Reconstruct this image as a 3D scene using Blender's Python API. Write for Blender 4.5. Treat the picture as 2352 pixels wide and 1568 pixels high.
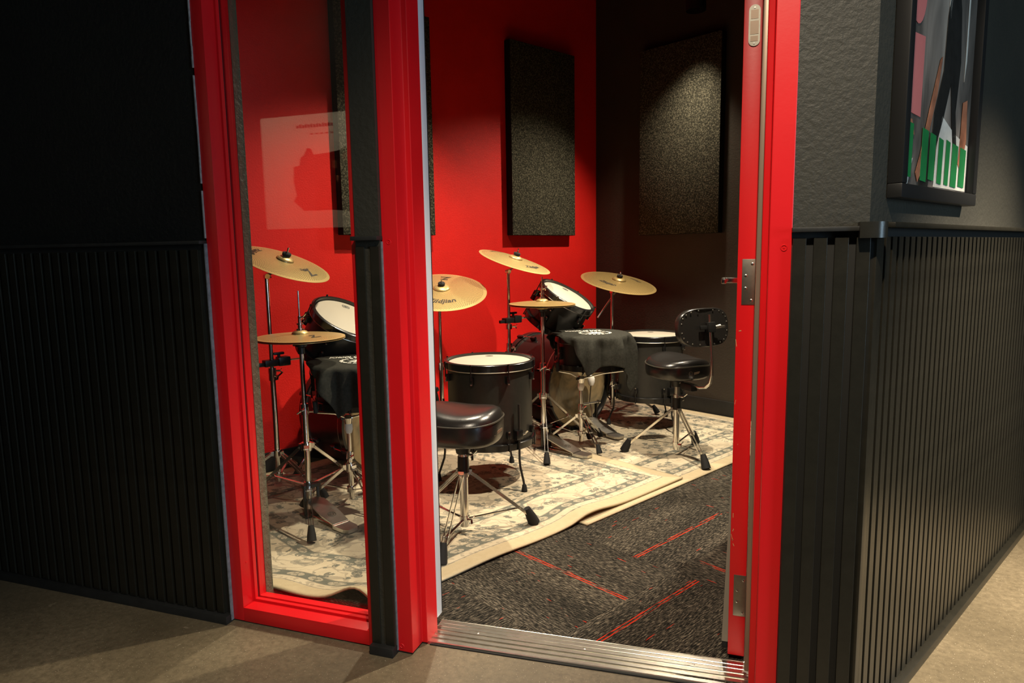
import bpy, bmesh, math, random
from mathutils import Matrix, Vector, noise
random.seed(7)
PI = math.pi
S = bpy.context.scene
for o in list(bpy.data.objects): bpy.data.objects.remove(o)
COL = S.collection

# ---------------------------------------------------------------- camera
YAW, PITCH, ROLL, CAMZ = .3353, .1298, .0160, 1.10
r_ = Vector((math.cos(YAW), math.sin(YAW), 0))
f_ = Vector((-math.sin(YAW)*math.cos(PITCH), math.cos(YAW)*math.cos(PITCH), -math.sin(PITCH)))
u_ = r_.cross(f_)
cr, sr = math.cos(ROLL), math.sin(ROLL)
cx_, cy_, cz_ = r_*cr - u_*sr, r_*sr + u_*cr, -f_
cam = bpy.data.cameras.new('camera'); cam.sensor_width = 36; cam.lens = 1587.81/2352*36
cam.clip_start = .05; cam.clip_end = 60
co = bpy.data.objects.new('camera', cam); COL.objects.link(co)
co.matrix_world = Matrix(((cx_.x, cy_.x, cz_.x, 0), (cx_.y, cy_.y, cz_.y, 0), (cx_.z, cy_.z, cz_.z, CAMZ), (0, 0, 0, 1)))
S.camera = co

# ---------------------------------------------------------------- world, lights, exposure
wd = bpy.data.worlds.new('world'); S.world = wd; wd.use_nodes = True
wd.node_tree.nodes['Background'].inputs[0].default_value = (.9, .95, 1, 1)
wd.node_tree.nodes['Background'].inputs[1].default_value = .01
vs = S.view_settings
vs.view_transform = 'Standard'; vs.look = 'None'; vs.gamma = 1; vs.use_curve_mapping = False; vs.exposure = 0.0

RA = math.radians(62.355)                      # direction of the red wall
DX, DY = math.cos(RA), math.sin(RA)
NX, NY = DY, -DX
RP = (-1.5318, 4.3181)
def W(u, v, z=0.0):                             # u along the red wall, v out from it
    return Vector((RP[0]+u*DX+v*NX, RP[1]+u*DY+v*NY, z))
KR = RA - PI/2                                  # local +X of drum gear = away from the red wall

def aim(o, d):
    o.rotation_euler = Vector(d).to_track_quat('-Z', 'Y').to_euler()
def spot(name, loc, to, power, size, blend, col, rad):
    l = bpy.data.lights.new(name, 'SPOT'); l.energy = power; l.spot_size = math.radians(size); l.spot_blend = blend
    l.color = col; l.shadow_soft_size = rad
    o = bpy.data.objects.new(name, l); COL.objects.link(o); o.location = loc; aim(o, Vector(to)-Vector(loc)); return o
def area(name, loc, to, power, sx, sy, col):
    l = bpy.data.lights.new(name, 'AREA'); l.shape = 'RECTANGLE'; l.size = sx; l.size_y = sy; l.energy = power; l.color = col
    o = bpy.data.objects.new(name, l); COL.objects.link(o); o.location = loc; aim(o, Vector(to)-Vector(loc)); return o
WARM = (1, .855, .65)
DOWNLIGHTS = [W(.70, .95, 2.50), W(-.86, .78, 2.50), W(-.45, 2.05, 2.50)]
spot('room_light', DOWNLIGHTS[0], W(-.08, .62, .3), 205, 98, 1.0, WARM, .025)
spot('room_light', DOWNLIGHTS[1], W(-1.22, .86, 0), 200, 112, 1.0, WARM, .025)
spot('room_light', DOWNLIGHTS[2], W(-.60, 1.85, 0), 330, 98, .45, WARM, .03)
CORR = [Vector((2.15, 2.04, 2.60)), Vector((.02, .30, 2.60)), Vector((-2.1, 1.30, 2.60))]
spot('corridor_light', CORR[0], (.62, 2.15, 0), 1250, 50, .9, WARM, .04)
spot('corridor_light', CORR[1], (.10, 1.20, 0), 225, 96, .9, WARM, .04)
spot('corridor_light', CORR[2], (-2.05, .2, 1.45), 120, 92, .7, WARM, .04)
area('daylight', (3.9, -.7, 1.5), (-1.6, 1.6, 1.0), 95, 1.1, 1.9, (.55, .80, 1))

# ---------------------------------------------------------------- material helpers
MATS = {}
class NT:
    def __init__(s, name):
        s.m = bpy.data.materials.new(name); s.m.use_nodes = True
        s.t = s.m.node_tree; s.n = s.t.nodes; s.b = s.n['Principled BSDF']; s.out = s.n['Material Output']
        MATS[name] = s.m
    def N(s, typ, **kw):
        k = s.n.new(typ)
        for a, b in kw.items(): setattr(k, a, b)
        return k
    def L(s, a, b): s.t.links.new(a, b)
    def val(s, sock, v):
        if hasattr(v, 'links'): s.L(v, sock)
        else: sock.default_value = v
    def math(s, op, a, b=0.0, c=None):
        k = s.N('ShaderNodeMath', operation=op); s.val(k.inputs[0], a); s.val(k.inputs[1], b)
        if c is not None: s.val(k.inputs[2], c)
        return k.outputs[0]
    def coord(s, which='Object'): return s.N('ShaderNodeTexCoord').outputs[which]
    def mapping(s, vec, scale=(1, 1, 1), loc=(0, 0, 0), rot=(0, 0, 0)):
        k = s.N('ShaderNodeMapping'); s.L(vec, k.inputs[0]); k.inputs['Location'].default_value = loc
        k.inputs['Rotation'].default_value = rot; k.inputs['Scale'].default_value = scale; return k.outputs[0]
    def noise(s, vec, scale, detail=2, rough=.5, dist=0):
        k = s.N('ShaderNodeTexNoise'); s.L(vec, k.inputs['Vector']); k.inputs['Scale'].default_value = scale
        k.inputs['Detail'].default_value = detail; k.inputs['Roughness'].default_value = rough; k.inputs['Distortion'].default_value = dist
        return k.outputs['Fac']
    def ramp(s, fac, stops, interp='LINEAR'):
        k = s.N('ShaderNodeValToRGB'); s.L(fac, k.inputs[0]); e = k.color_ramp; e.interpolation = interp
        while len(e.elements) > 1: e.elements.remove(e.elements[-1])
        e.elements[0].position = stops[0][0]; e.elements[0].color = (*stops[0][1], 1)
        for p, c in stops[1:]:
            x = e.elements.new(p); x.color = (*c, 1)
        return k.outputs[0]
    def mix(s, fac, a, b):
        k = s.N('ShaderNodeMix', data_type='RGBA'); s.val(k.inputs[0], fac)
        for sock, v in ((k.inputs[6], a), (k.inputs[7], b)):
            if hasattr(v, 'links'): s.L(v, sock)
            else: sock.default_value = (*v, 1)
        return k.outputs[2]
    def bump(s, h, strength=.3, dist=.01):
        k = s.N('ShaderNodeBump'); k.inputs['Strength'].default_value = strength; k.inputs['Distance'].default_value = dist
        s.L(h, k.inputs['Height']); s.L(k.outputs[0], s.b.inputs['Normal']); return k
    def base(s, c):
        if hasattr(c, 'links'): s.L(c, s.b.inputs['Base Color'])
        else: s.b.inputs['Base Color'].default_value = (*c, 1)
    def set(s, rough=.5, metal=0, spec=.5):
        s.b.inputs['Roughness'].default_value = rough; s.b.inputs['Metallic'].default_value = metal
        s.b.inputs['Specular IOR Level'].default_value = spec

def simple(name, col, rough=.5, metal=0, spec=.5, var=0, scale=20, bump=0, bscale=200, bd=.002):
    t = NT(name); t.set(rough, metal, spec); co_ = t.coord()
    if var:
        f = t.noise(co_, scale, 4, .6)
        t.base(t.ramp(f, [(.3, tuple(c*(1-var) for c in col)), (.7, tuple(min(1, c*(1+var)) for c in col))]))
    else: t.base(col)
    if bump: t.bump(t.noise(co_, bscale, 3, .6), bump, bd)
    return t.m

simple('red_wall', (.72, .012, .008), .55, 0, .35, .05, 6, .35, 140, .003)
simple('red_paint', (.66, .006, .010), .38, 0, .5, .03, 8, .10, 90, .001)
simple('black_and_unlit_wall', (.008, .0083, .0075), .62, 0, .30, .12, 5, .6, 75, .004)  # left front wall: charcoal paint, with its lack of light put into the colour
simple('charcoal_wall', (.030, .028, .021), .55, 0, .4, .12, 5, .55, 70, .004)
simple('dark_wall', (.040, .032, .023), .6, 0, .3, .10, 4, .3, 90, .004)
simple('slat_black', (.015, .0135, .0095), .32, 0, .45, .15, 30, .15, 160, .001)
simple('groove_black', (.006, .006, .005), .7)
simple('trim_black', (.016, .016, .015), .5, 0, .4, .2, 30, .2, 120, .001)
simple('ceiling_black', (.02, .02, .02), .8)
simple('olive_plaster', (.11, .10, .065), .6, 0, .4, .15, 8, .9, 55, .008)
simple('chrome', (.78, .76, .72), .16, 1)
simple('steel_satin', (.62, .60, .55), .34, 1, .5, .08, 60)
simple('screw_steel', (.55, .54, .50), .3, 1)
simple('hinge_steel', (.30, .28, .24), .42, 1, .5, .12, 50)
simple('drum_black', (.014, .014, .013), .30, 0, .5)
simple('drum_wrap', (.022, .021, .018), .36, 0, .5, .15, 60)
simple('hoop_black', (.010, .010, .010), .22, 0, .6)
simple('rubber', (.012, .012, .012), .75, 0, .3)
simple('plastic_black', (.010, .010, .010), .38, 0, .5)
simple('vinyl', (.012, .011, .010), .27, 0, .8, 0, 20, .25, 260, .001)
simple('piping', (.05, .045, .035), .3)
simple('white_print', (.78, .75, .66), .7)
simple('logo_grey', (.06, .06, .055), .6)
simple('gold_print', (.22, .15, .10), .5)
simple('ink', (.030, .022, .012), .6)
simple('felt_black', (.012, .012, .012), .9)
simple('felt_white', (.75, .72, .66), .9)
simple('amber', (.75, .42, .05), .4)
simple('gasket', (.82, .86, .90), .30, .2)  # bluish white paints reflected daylight into the grey metal's colour
simple('gasket_brown', (.34, .25, .19), .35, .5)
simple('gasket_grey', (.24, .22, .18), .55)
simple('caulk', (.35, .33, .33), .7, 0, .3, .3, 60)
simple('caulk_blue', (.16, .17, .19), .6, 0, .3, .3, 60)
simple('bare_wood', (.55, .38, .18), .7)
simple('towel', (.034, .034, .028), .95, 0, .1, .25, 90, .8, 500, .002)
simple('shadow_fabric', (.02, .02, .018), .9)

t = NT('drum_head'); t.set(.55, 0, .3); t.base(t.ramp(t.noise(t.coord(), 5, 3), [(.3, (.38, .345, .275)), (.7, (.43, .39, .31))]))
t = NT('bass_head'); t.set(.20, 0, .5)
t.base(t.ramp(t.noise(t.coord(), 7, 3, .6, .6), [(.30, (.10, .085, .05)), (.55, (.26, .19, .10)), (.8, (.36, .25, .12))]))
t = NT('reso_head'); t.set(.3); t.base((.012, .012, .012))
t = NT('acoustic_fabric'); t.set(.9, 0, .15); c = t.coord()
f = t.noise(c, 120, 2, .75)
t.base(t.ramp(f, [(.36, (.012, .012, .008)), (.52, (.045, .042, .028)), (.66, (.14, .13, .09))])); t.bump(f, .5, .003)
t = NT('acoustic_side'); t.set(.9, 0, .1); t.base((.012, .011, .009))

# concrete
t = NT('concrete'); c = t.coord('Object')
big = t.noise(c, 1.3, 5, .6, .6); fine = t.noise(c, 55, 4, .7); spk = t.noise(c, 260, 2, .5)
a = t.ramp(big, [(.30, (.10, .078, .046)), (.5, (.165, .130, .080)), (.72, (.24, .19, .12))])
b = t.mix(t.math('MULTIPLY', t.math('SUBTRACT', fine, .36), 2.2), a, (.085, .066, .040))
g = t.mix(t.math('GREATER_THAN', spk, .70), b, (.44, .38, .28))
st = t.math('GREATER_THAN', t.noise(c, 7, 4, .6, 1.2), .70)
t.base(t.mix(t.math('MULTIPLY', st, .35), g, (.36, .30, .20)))
t.set(.48, 0, .4); t.bump(fine, .15, .003)

# carpet tile: streaks along the local X of each tile
t = NT('carpet'); oi = t.N('ShaderNodeObjectInfo'); c = t.coord('Object')
ad = t.N('ShaderNodeVectorMath', operation='ADD'); t.L(c, ad.inputs[0])
cb = t.N('ShaderNodeCombineXYZ'); rr = t.math('MULTIPLY', oi.outputs['Random'], 37.0)
t.L(rr, cb.inputs[0]); t.L(rr, cb.inputs[1]); t.L(cb.outputs[0], ad.inputs[1]); v = ad.outputs[0]
s1 = t.noise(t.mapping(v, (44, 250, 1)), 1, 3, .7); s2 = t.noise(t.mapping(v, (1.2, 7, 1)), 1, 4, .6); rib = t.noise(t.mapping(v, (4, 120, 1)), 1, 1)
mixd = t.math('ADD', t.math('MULTIPLY', s1, .90), t.math('MULTIPLY', s2, .20))
colr = t.ramp(mixd, [(.44, (.005, .005, .0045)), (.55, (.026, .023, .018)), (.64, (.10, .085, .064)), (.76, (.26, .225, .165))])
sx = t.N('ShaderNodeSeparateXYZ'); t.L(c, sx.inputs[0])
oc = t.N('ShaderNodeSeparateColor'); t.L(oi.outputs['Color'], oc.inputs[0])
y0 = t.math('SUBTRACT', oc.outputs[0], .3)
dy = t.math('ABSOLUTE', t.math('SUBTRACT', sx.outputs[1], y0))
ln = t.math('MAXIMUM', t.math('LESS_THAN', dy, .0024), t.math('LESS_THAN', t.math('ABSOLUTE', t.math('SUBTRACT', t.math('SUBTRACT', sx.outputs[1], y0), .011)), .0022))
brk = t.math('GREATER_THAN', t.noise(t.mapping(v, (14, 160, 1)), 1, 2), .46)
half = t.math('LESS_THAN', sx.outputs[0], t.math('SUBTRACT', oc.outputs[1], .3))
red = t.math('MULTIPLY', t.math('MULTIPLY', ln, brk), half)
red2 = t.math('GREATER_THAN', t.noise(t.mapping(v, (11, 150, 1), (5, 3, 0)), 1, 1), .745)
t.base(t.mix(t.math('MAXIMUM', red, red2), colr, (.42, .028, .010)))
t.set(.95, 0, .1); t.bump(rib, .5, .004)

# rug: UV map holds metres along / across the rug, attribute 'edge' distance from the border
def rug_material(name):
    t = NT(name); t.set(.95, 0, .08)
    uv = t.N('ShaderNodeUVMap'); uv.uv_map = 'rug'; p0 = uv.outputs[0]
    at = t.N('ShaderNodeAttribute'); at.attribute_name = 'edge'; e = at.outputs['Fac']
    wn = t.N('ShaderNodeTexNoise'); t.L(p0, wn.inputs['Vector']); wn.inputs['Scale'].default_value = 11; wn.inputs['Detail'].default_value = 2
    wm = t.N('ShaderNodeVectorMath', operation='MULTIPLY_ADD'); t.L(wn.outputs['Color'], wm.inputs[0]); wm.inputs[1].default_value = (.07, .07, 0); t.L(p0, wm.inputs[2]); p = wm.outputs[0]
    cream = t.ramp(t.noise(p0, 9, 4, .6), [(.3, (.50, .425, .30)), (.7, (.61, .53, .385))])
    teal, grey = (.105, .118, .105), (.28, .25, .19)
    def vor(scale, loc=(0, 0, 0), rnd=1.0):
        k = t.N('ShaderNodeTexVoronoi', feature='F1'); t.L(t.mapping(p, (1, 1, 1), loc), k.inputs['Vector']); k.inputs['Scale'].default_value = scale; k.inputs['Randomness'].default_value = rnd; return k
    wear = t.math('GREATER_THAN', t.noise(p0, 75, 3, .65), .43)
    mask = t.noise(p0, 5.5, 2, .5)
    # scrolling stems, ring flowers, leaf clusters
    stem = t.math('LESS_THAN', t.math('ABSOLUTE', t.math('SUBTRACT', t.noise(p, 7, 2, .4), .5)), .016)
    stem2 = t.math('LESS_THAN', t.math('ABSOLUTE', t.math('SUBTRACT', t.noise(t.mapping(p, (1, 1, 1), (4, 9, 0)), 11, 2, .4), .5)), .013)
    fl = vor(6.0); d_ = fl.outputs['Distance']
    ring = t.math('LESS_THAN', t.math('ABSOLUTE', t.math('SUBTRACT', d_, .27)), .050)
    heart = t.math('LESS_THAN', d_, .10)
    lf = vor(24.0); leaf = t.math('MULTIPLY', t.math('LESS_THAN', lf.outputs['Distance'], .42), t.math('GREATER_THAN', mask, .50))
    lf2 = vor(15.0, (3, 5, 0)); leaf2 = t.math('MULTIPLY', t.math('LESS_THAN', lf2.outputs['Distance'], .30), t.math('LESS_THAN', mask, .47))
    col = t.mix(t.math('MULTIPLY', t.math('MAXIMUM', stem, stem2), .60), cream, grey)
    col = t.mix(t.math('MULTIPLY', t.math('MULTIPLY', leaf2, wear), .65), col, grey)
    col = t.mix(t.math('MULTIPLY', t.math('MULTIPLY', leaf, wear), .80), col, teal)
    col = t.mix(t.math('MULTIPLY', t.math('MULTIPLY', ring, wear), .60), col, (.18, .18, .15))
    col = t.mix(t.math('MULTIPLY', t.math('MULTIPLY', heart, wear), .85), col, teal)
    def band(lo, hi): return t.math('MULTIPLY', t.math('GREATER_THAN', e, lo), t.math('LESS_THAN', e, hi))
    al = t.N('ShaderNodeAttribute'); al.attribute_name = 'along'
    fa = t.math('MULTIPLY', t.math('SUBTRACT', t.math('FRACT', t.math('MULTIPLY', t.math('ADD', al.outputs['Fac'], 10.0), 12.0)), .5), 1/.34)
    for lo, hi in ((.110, .152), (.300, .336)):
        fe = t.math('MULTIPLY', t.math('SUBTRACT', e, (lo+hi)/2), 2/((hi-lo)*.82))
        rr_ = t.math('ADD', t.math('MULTIPLY', fa, fa), t.math('MULTIPLY', fe, fe))
        ros = t.math('MULTIPLY', t.math('MULTIPLY', t.math('LESS_THAN', rr_, 1.0), wear), .78)
        bc = t.mix(ros, t.mix(t.math('MULTIPLY', t.noise(p0, 60, 2), .35), (.095, .108, .095), (.40, .36, .27)), (.47, .41, .30))
        bc = t.mix(t.math('MULTIPLY', t.math('LESS_THAN', rr_, .12), .7), bc, (.20, .19, .15))
        col = t.mix(band(lo, hi), col, bc)
    guard = t.mix(t.math('MULTIPLY', t.math('LESS_THAN', vor(48.0).outputs['Distance'], .38), .55), cream, grey)
    col = t.mix(band(.074, .106), col, guard); col = t.mix(band(.340, .362), col, guard)
    for lo in (.070, .106, .152, .296, .336): col = t.mix(t.math('MULTIPLY', band(lo, lo+.0045), .65), col, (.16, .155, .125))
    col = t.mix(t.math('LESS_THAN', e, .068), col, t.mix(t.noise(p0, 40, 2), (.46, .375, .235), (.54, .45, .295)))
    t.base(col); t.bump(t.noise(p0, 420, 2), .6, .003)
rug_material('rug')
t = NT('rug_backing'); t.set(.95, 0, .1); t.base(t.ramp(t.noise(t.coord(), 160, 2), [(.4, (.20, .14, .07)), (.6, (.30, .22, .12))]))

# cymbal bronze with rings of small perforations
def cymbal_material(name, col, holes):
    t = NT(name); t.set(.36, .55, .5); c = t.coord('Object')
    sp = t.N('ShaderNodeSeparateXYZ'); t.L(t.coord('UV'), sp.inputs[0])
    rad, ang = sp.outputs[0], sp.outputs[1]
    lathe = t.noise(t.mapping(t.coord('UV'), (160, .6, 1)), 1, 2, .6)
    b = t.ramp(lathe, [(.3, tuple(x*.86 for x in col)), (.7, tuple(min(1, x*1.08) for x in col))])
    b = t.mix(t.math('MULTIPLY', t.math('GREATER_THAN', t.noise(c, 6, 3), .62), .25), b, tuple(x*.75 for x in col))
    if holes:
        k = 40.0
        a = t.math('MULTIPLY', rad, k); fr = t.math('ABSOLUTE', t.math('SUBTRACT', t.math('FRACT', a), .5))
        th = t.math('ADD', t.math('MULTIPLY', ang, 96.0), t.math('MULTIPLY', t.math('FLOOR', a), .5))
        ft = t.math('ABSOLUTE', t.math('SUBTRACT', t.math('FRACT', th), .5))
        dot = t.math('MULTIPLY', t.math('LESS_THAN', fr, .27), t.math('LESS_THAN', ft, .24))
        zone = t.math('MULTIPLY', t.math('LESS_THAN', rad, .93), t.math('GREATER_THAN', rad, .16))
        b = t.mix(t.math('MULTIPLY', dot, zone), b, (.10, .065, .02))
    t.base(b)
cymbal_material('cymbal_gold', (.66, .48, .20), True)
cymbal_material('cymbal_brown', (.50, .35, .135), True)

# window glass: clear pane with a plain Fresnel reflection
t = NT('glass'); t.n.remove(t.b)
tr = t.N('ShaderNodeBsdfTransparent'); gl = t.N('ShaderNodeBsdfGlossy'); gl.inputs['Roughness'].default_value = 0
tr.inputs[0].default_value = (.97, .98, .97, 1)
fr = t.N('ShaderNodeFresnel'); bf = t.N('ShaderNodeNewGeometry').outputs['Backfacing']
t.L(t.math('ADD', 1.55, t.math('MULTIPLY', bf, 1/1.55-1.55)), fr.inputs[0])
mx = t.N('ShaderNodeMixShader'); t.L(fr.outputs[0], mx.inputs[0]); t.L(tr.outputs[0], mx.inputs[1]); t.L(gl.outputs[0], mx.inputs[2]); t.L(mx.outputs[0], t.out.inputs[0])
# ridged aluminium
simple('aluminium', (.78, .74, .66), .25, 1, .5, .10, 25, .05, 90, .001)
t = NT('lamp_glow'); t.b.inputs['Emission Color'].default_value = (1, .8, .52, 1); t.b.inputs['Emission Strength'].default_value = 6
# poster prints (generic abstract stand-ins)
t = NT('poster_grey'); c = t.coord('Object'); t.set(.35, 0, .5)
n1 = t.noise(t.mapping(c, (5, 5, 1.6)), 1, 4, .6, 1.0)
t.base(t.ramp(n1, [(.30, (.02, .018, .015)), (.48, (.12, .10, .085)), (.60, (.26, .215, .18)), (.75, (.36, .30, .25))]))
simple('poster_black', (.015, .014, .012), .4, 0, .5, .3, 30)
simple('poster_pink', (.55, .16, .15), .4, 0, .5, .06, 10)
simple('poster_green', (.012, .17, .045), .4, 0, .5, .15, 12)
simple('poster_skin', (.34, .13, .07), .4, 0, .5, .5, 14)
simple('poster_pale', (.60, .56, .50), .4, 0, .5, .2, 18)
simple('poster_red', (.55, .02, .02), .4)
simple('poster_white', (.80, .76, .64), .55, 0, .4, .06, 6)
M = MATS

# ---------------------------------------------------------------- mesh helpers
def frame(zaxis, xref=(1, 0, 0), origin=(0, 0, 0)):
    z = Vector(zaxis).normalized(); x = Vector(xref); x = (x - z*x.dot(z))
    if x.length < 1e-6: x = Vector((0, 1, 0)) - z*z.y
    x.normalize(); y = z.cross(x); o = Vector(origin)
    return Matrix(((x.x, y.x, z.x, o.x), (x.y, y.y, z.y, o.y), (x.z, y.z, z.z, o.z), (0, 0, 0, 1)))
class MB:
    def __init__(s): s.bm = bmesh.new()
    def box(s, c, d, mtx=None, bev=0):
        m = Matrix.Translation(Vector(c)) @ Matrix.Diagonal((d[0], d[1], d[2], 1))
        if mtx is not None: m = mtx @ m
        r = bmesh.ops.create_cube(s.bm, size=1, matrix=m)
        if bev:
            es = list({e for v in r['verts'] for e in v.link_edges})
            bmesh.ops.bevel(s.bm, geom=es, offset=bev, segments=2, affect='EDGES', profile=.6)
        return s
    def lathe(s, prof, seg=32, mtx=None, uv=False):
        rings = []
        for r, z in prof:
            if abs(r) < 1e-6: rings.append([s.bm.verts.new((0, 0, z))])
            else: rings.append([s.bm.verts.new((r*math.cos(2*PI*i/seg), r*math.sin(2*PI*i/seg), z)) for i in range(seg)])
        for a, b in zip(rings, rings[1:]):
            for i in range(seg):
                j = (i+1) % seg
                if len(a) == 1 and len(b) == 1: continue
                if len(a) == 1: q = (a[0], b[i], b[j])
                elif len(b) == 1: q = (a[i], a[j], b[0])
                else: q = (a[i], a[j], b[j], b[i])
                s.bm.faces.new(q)
        if mtx is not None: bmesh.ops.transform(s.bm, matrix=mtx, verts=[v for r in rings for v in r])
        return s
    def cyl(s, p0, p1, r0, r1=None, seg=12):
        r1 = r0 if r1 is None else r1; p0, p1 = Vector(p0), Vector(p1); L = (p1-p0).length
        ref = (1, 0, 0) if abs((p1-p0).normalized().x) < .9 else (0, 1, 0)
        return s.lathe([(0, 0), (r0, 0), (r1, L), (0, L)], seg, frame(p1-p0, ref, p0))
    def tube(s, pts, r, seg=8):
        pts = [Vector(p) for p in pts]; rings = []
        x = None
        for i, p in enumerate(pts):
            a = pts[max(0, i-1)]; b = pts[min(len(pts)-1, i+1)]; tdir = (b-a).normalized()
            if x is None: x = tdir.orthogonal().normalized()
            x = (x - tdir*x.dot(tdir)).normalized(); y = tdir.cross(x)
            rings.append([s.bm.verts.new(p + (x*math.cos(2*PI*k/seg) + y*math.sin(2*PI*k/seg))*r) for k in range(seg)])
        for a, b in zip(rings, rings[1:]):
            for k in range(seg): s.bm.faces.new((a[k], a[(k+1) % seg], b[(k+1) % seg], b[k]))
        s.bm.faces.new(rings[0][::-1]); s.bm.faces.new(rings[-1]); return s
    def ring(s, R, r, mtx=None, seg=40, k=8, flat=1.0):
        return s.lathe([(R + r*math.cos(2*PI*i/k), flat*r*math.sin(2*PI*i/k)) for i in range(k+1)], seg, mtx)
    def strap(s, p0, p1, w, th, side=None):      # flat bar
        p0, p1 = Vector(p0), Vector(p1); L = (p1-p0).length
        m = frame(p1-p0, side if side else Vector((p1-p0)).orthogonal(), p0)
        return s.box((0, 0, L/2), (w, th, L), m)
    def prism(s, poly, z0, z1, mtx=None):        # polygon in local XY, extruded along Z
        lo = [s.bm.verts.new((x, y, z0)) for x, y in poly]; hi = [s.bm.verts.new((x, y, z1)) for x, y in poly]
        s.bm.faces.new(lo[::-1]); s.bm.faces.new(hi)
        for i in range(len(poly)):
            j = (i+1) % len(poly); s.bm.faces.new((lo[i], lo[j], hi[j], hi[i]))
        if mtx is not None: bmesh.ops.transform(s.bm, matrix=mtx, verts=lo+hi)
        return s
    def mesh(s, name, smooth=True, ang=38):
        bmesh.ops.recalc_face_normals(s.bm, faces=s.bm.faces[:])
        me = bpy.data.meshes.new(name); s.bm.to_mesh(me); s.bm.free()
        if smooth:
            for p in me.polygons: p.use_smooth = True
            me.set_sharp_from_angle(angle=math.radians(ang))
        return me
    def build(s, name, mat, parent=None, smooth=True, ang=38):
        return link(name, s.mesh(name, smooth, ang), mat, parent)
def link(name, me, mat, parent=None):
    if mat and not me.materials: me.materials.append(M[mat] if isinstance(mat, str) else mat)
    o = bpy.data.objects.new(name, me); COL.objects.link(o)
    if parent: o.parent = parent
    return o
def thing(name, label, cat, loc=(0, 0, 0), rz=0, group=None):
    o = bpy.data.objects.new(name, None); COL.objects.link(o); o.empty_display_size = .05
    o.location = loc; o.rotation_euler = (0, 0, rz); o['label'] = label; o['category'] = cat
    if group: o['group'] = group
    return o
def tag(o, label, cat, group=None):
    o['label'] = label; o['category'] = cat
    if group: o['group'] = group
    return o
def struct(o, label, cat='wall'):
    o['kind'] = 'structure'; o['label'] = label; o['category'] = cat; return o
def holder(name, label, cat, loc=(0, 0, 0), rz=0):
    o = bpy.data.objects.new(name, None); COL.objects.link(o); o.location = loc; o.rotation_euler = (0, 0, rz)
    return struct(o, label, cat)
_tc = {}
def text_mesh(txt, size, shear=.0, extrude=0.0):
    cu = bpy.data.curves.new('txt', 'FONT'); cu.body = txt; cu.size = size; cu.shear = shear; cu.extrude = extrude
    cu.offset = size*.022; cu.align_x = 'CENTER'; cu.align_y = 'CENTER'; cu.resolution_u = 2
    o = bpy.data.objects.new('txt', cu); COL.objects.link(o); dg = bpy.context.evaluated_depsgraph_get()
    me = bpy.data.meshes.new_from_object(o.evaluated_get(dg)); bpy.data.objects.remove(o); bpy.data.curves.remove(cu); me.materials.clear(); return me

# ================================================================ THE SETTING
F = 1.586                 # outer face of the front wall
FI = 1.722                # its room-side face
CEIL = 3.10
# floors
struct(MB().box((.4, -.6, -.05), (9, 9.2, .1)).build('floor_corridor', 'concrete', smooth=False), 'worn brown concrete floor of the corridor', 'floor')
fr_ = holder('floor_room', 'dark striped carpet tile floor of the drum room', 'floor')
# carpet sits on a slab polygon inside the room
poly = [(-3.0, FI-.02), (.02, FI-.02)] + [tuple(W(u, v)[:2]) for u, v in ((-.95, 2.70), (.92, 2.70), (.92, -.02), (-2.8, -.02))]
MB().prism([(-2.95, 1.70), (.10, 1.70), tuple(W(.92, 2.70)[:2]), tuple(W(.92, -.02)[:2])], -.02, .002).build('screed', 'rubber', fr_, False)
tile_me = MB().box((0, 0, .0045), (.601, .601, .006)).mesh('carpet_tile', False); tile_me.materials.append(M['carpet'])
u0, v0, TS = -1.19, 2.10, .602
def inside(u, v, mg):
    p = W(u, v); return p.y > FI + mg
for i in range(-3, 4):
    for j in range(-4, 1):
        uc, vc = u0+(i+.5)*TS, v0+(j+.5)*TS
        if uc > .95 or vc < 0 or vc+TS/2 > 2.75: continue
        corners = [(uc+a*.3, vc+b*.3) for a in (-1, 1) for b in (-1, 1)]
        ins = [inside(a, b, -.02) for a, b in corners]
        if not any(ins): continue
        p = W(uc, vc)
        if all(ins): me = tile_me
        else:                                           # tile cut along the front wall
            ca = RA + (0 if (i+j) % 2 else PI/2)
            b_ = MB().box((0, 0, .0045), (.601, .601, .006))
            pl = Matrix.Rotation(-ca, 3, 'Z') @ Vector((0, 1, 0)); pc = Matrix.Rotation(-ca, 3, 'Z') @ Vector((0, FI-.015-p.y, 0))
            bmesh.ops.bisect_plane(b_.bm, geom=b_.bm.verts[:]+b_.bm.edges[:]+b_.bm.faces[:], plane_co=pc, plane_no=pl, clear_inner=True)
            if len(b_.bm.verts) < 6: b_.bm.free(); continue
            bmesh.ops.holes_fill(b_.bm, edges=b_.bm.edges[:])
            me = b_.mesh('carpet_tile', False); me.materials.append(M['carpet'])
        o = link('carpet_tile', me, None, fr_); o.location = p; o.rotation_euler = (0, 0, RA + (0 if (i+j) % 2 else PI/2))
        y, x = .95, .9
        spec = {(0, -1): (.157, .58), (-1, 0): (.506, .62), (-1, -1): (.259, .52), (0, 0): (.471, .95), (-2, -1): (.40, .30)}
        y, x = spec.get((i, j), (y, x)); o.color = (y, x, 0, 1)

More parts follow.
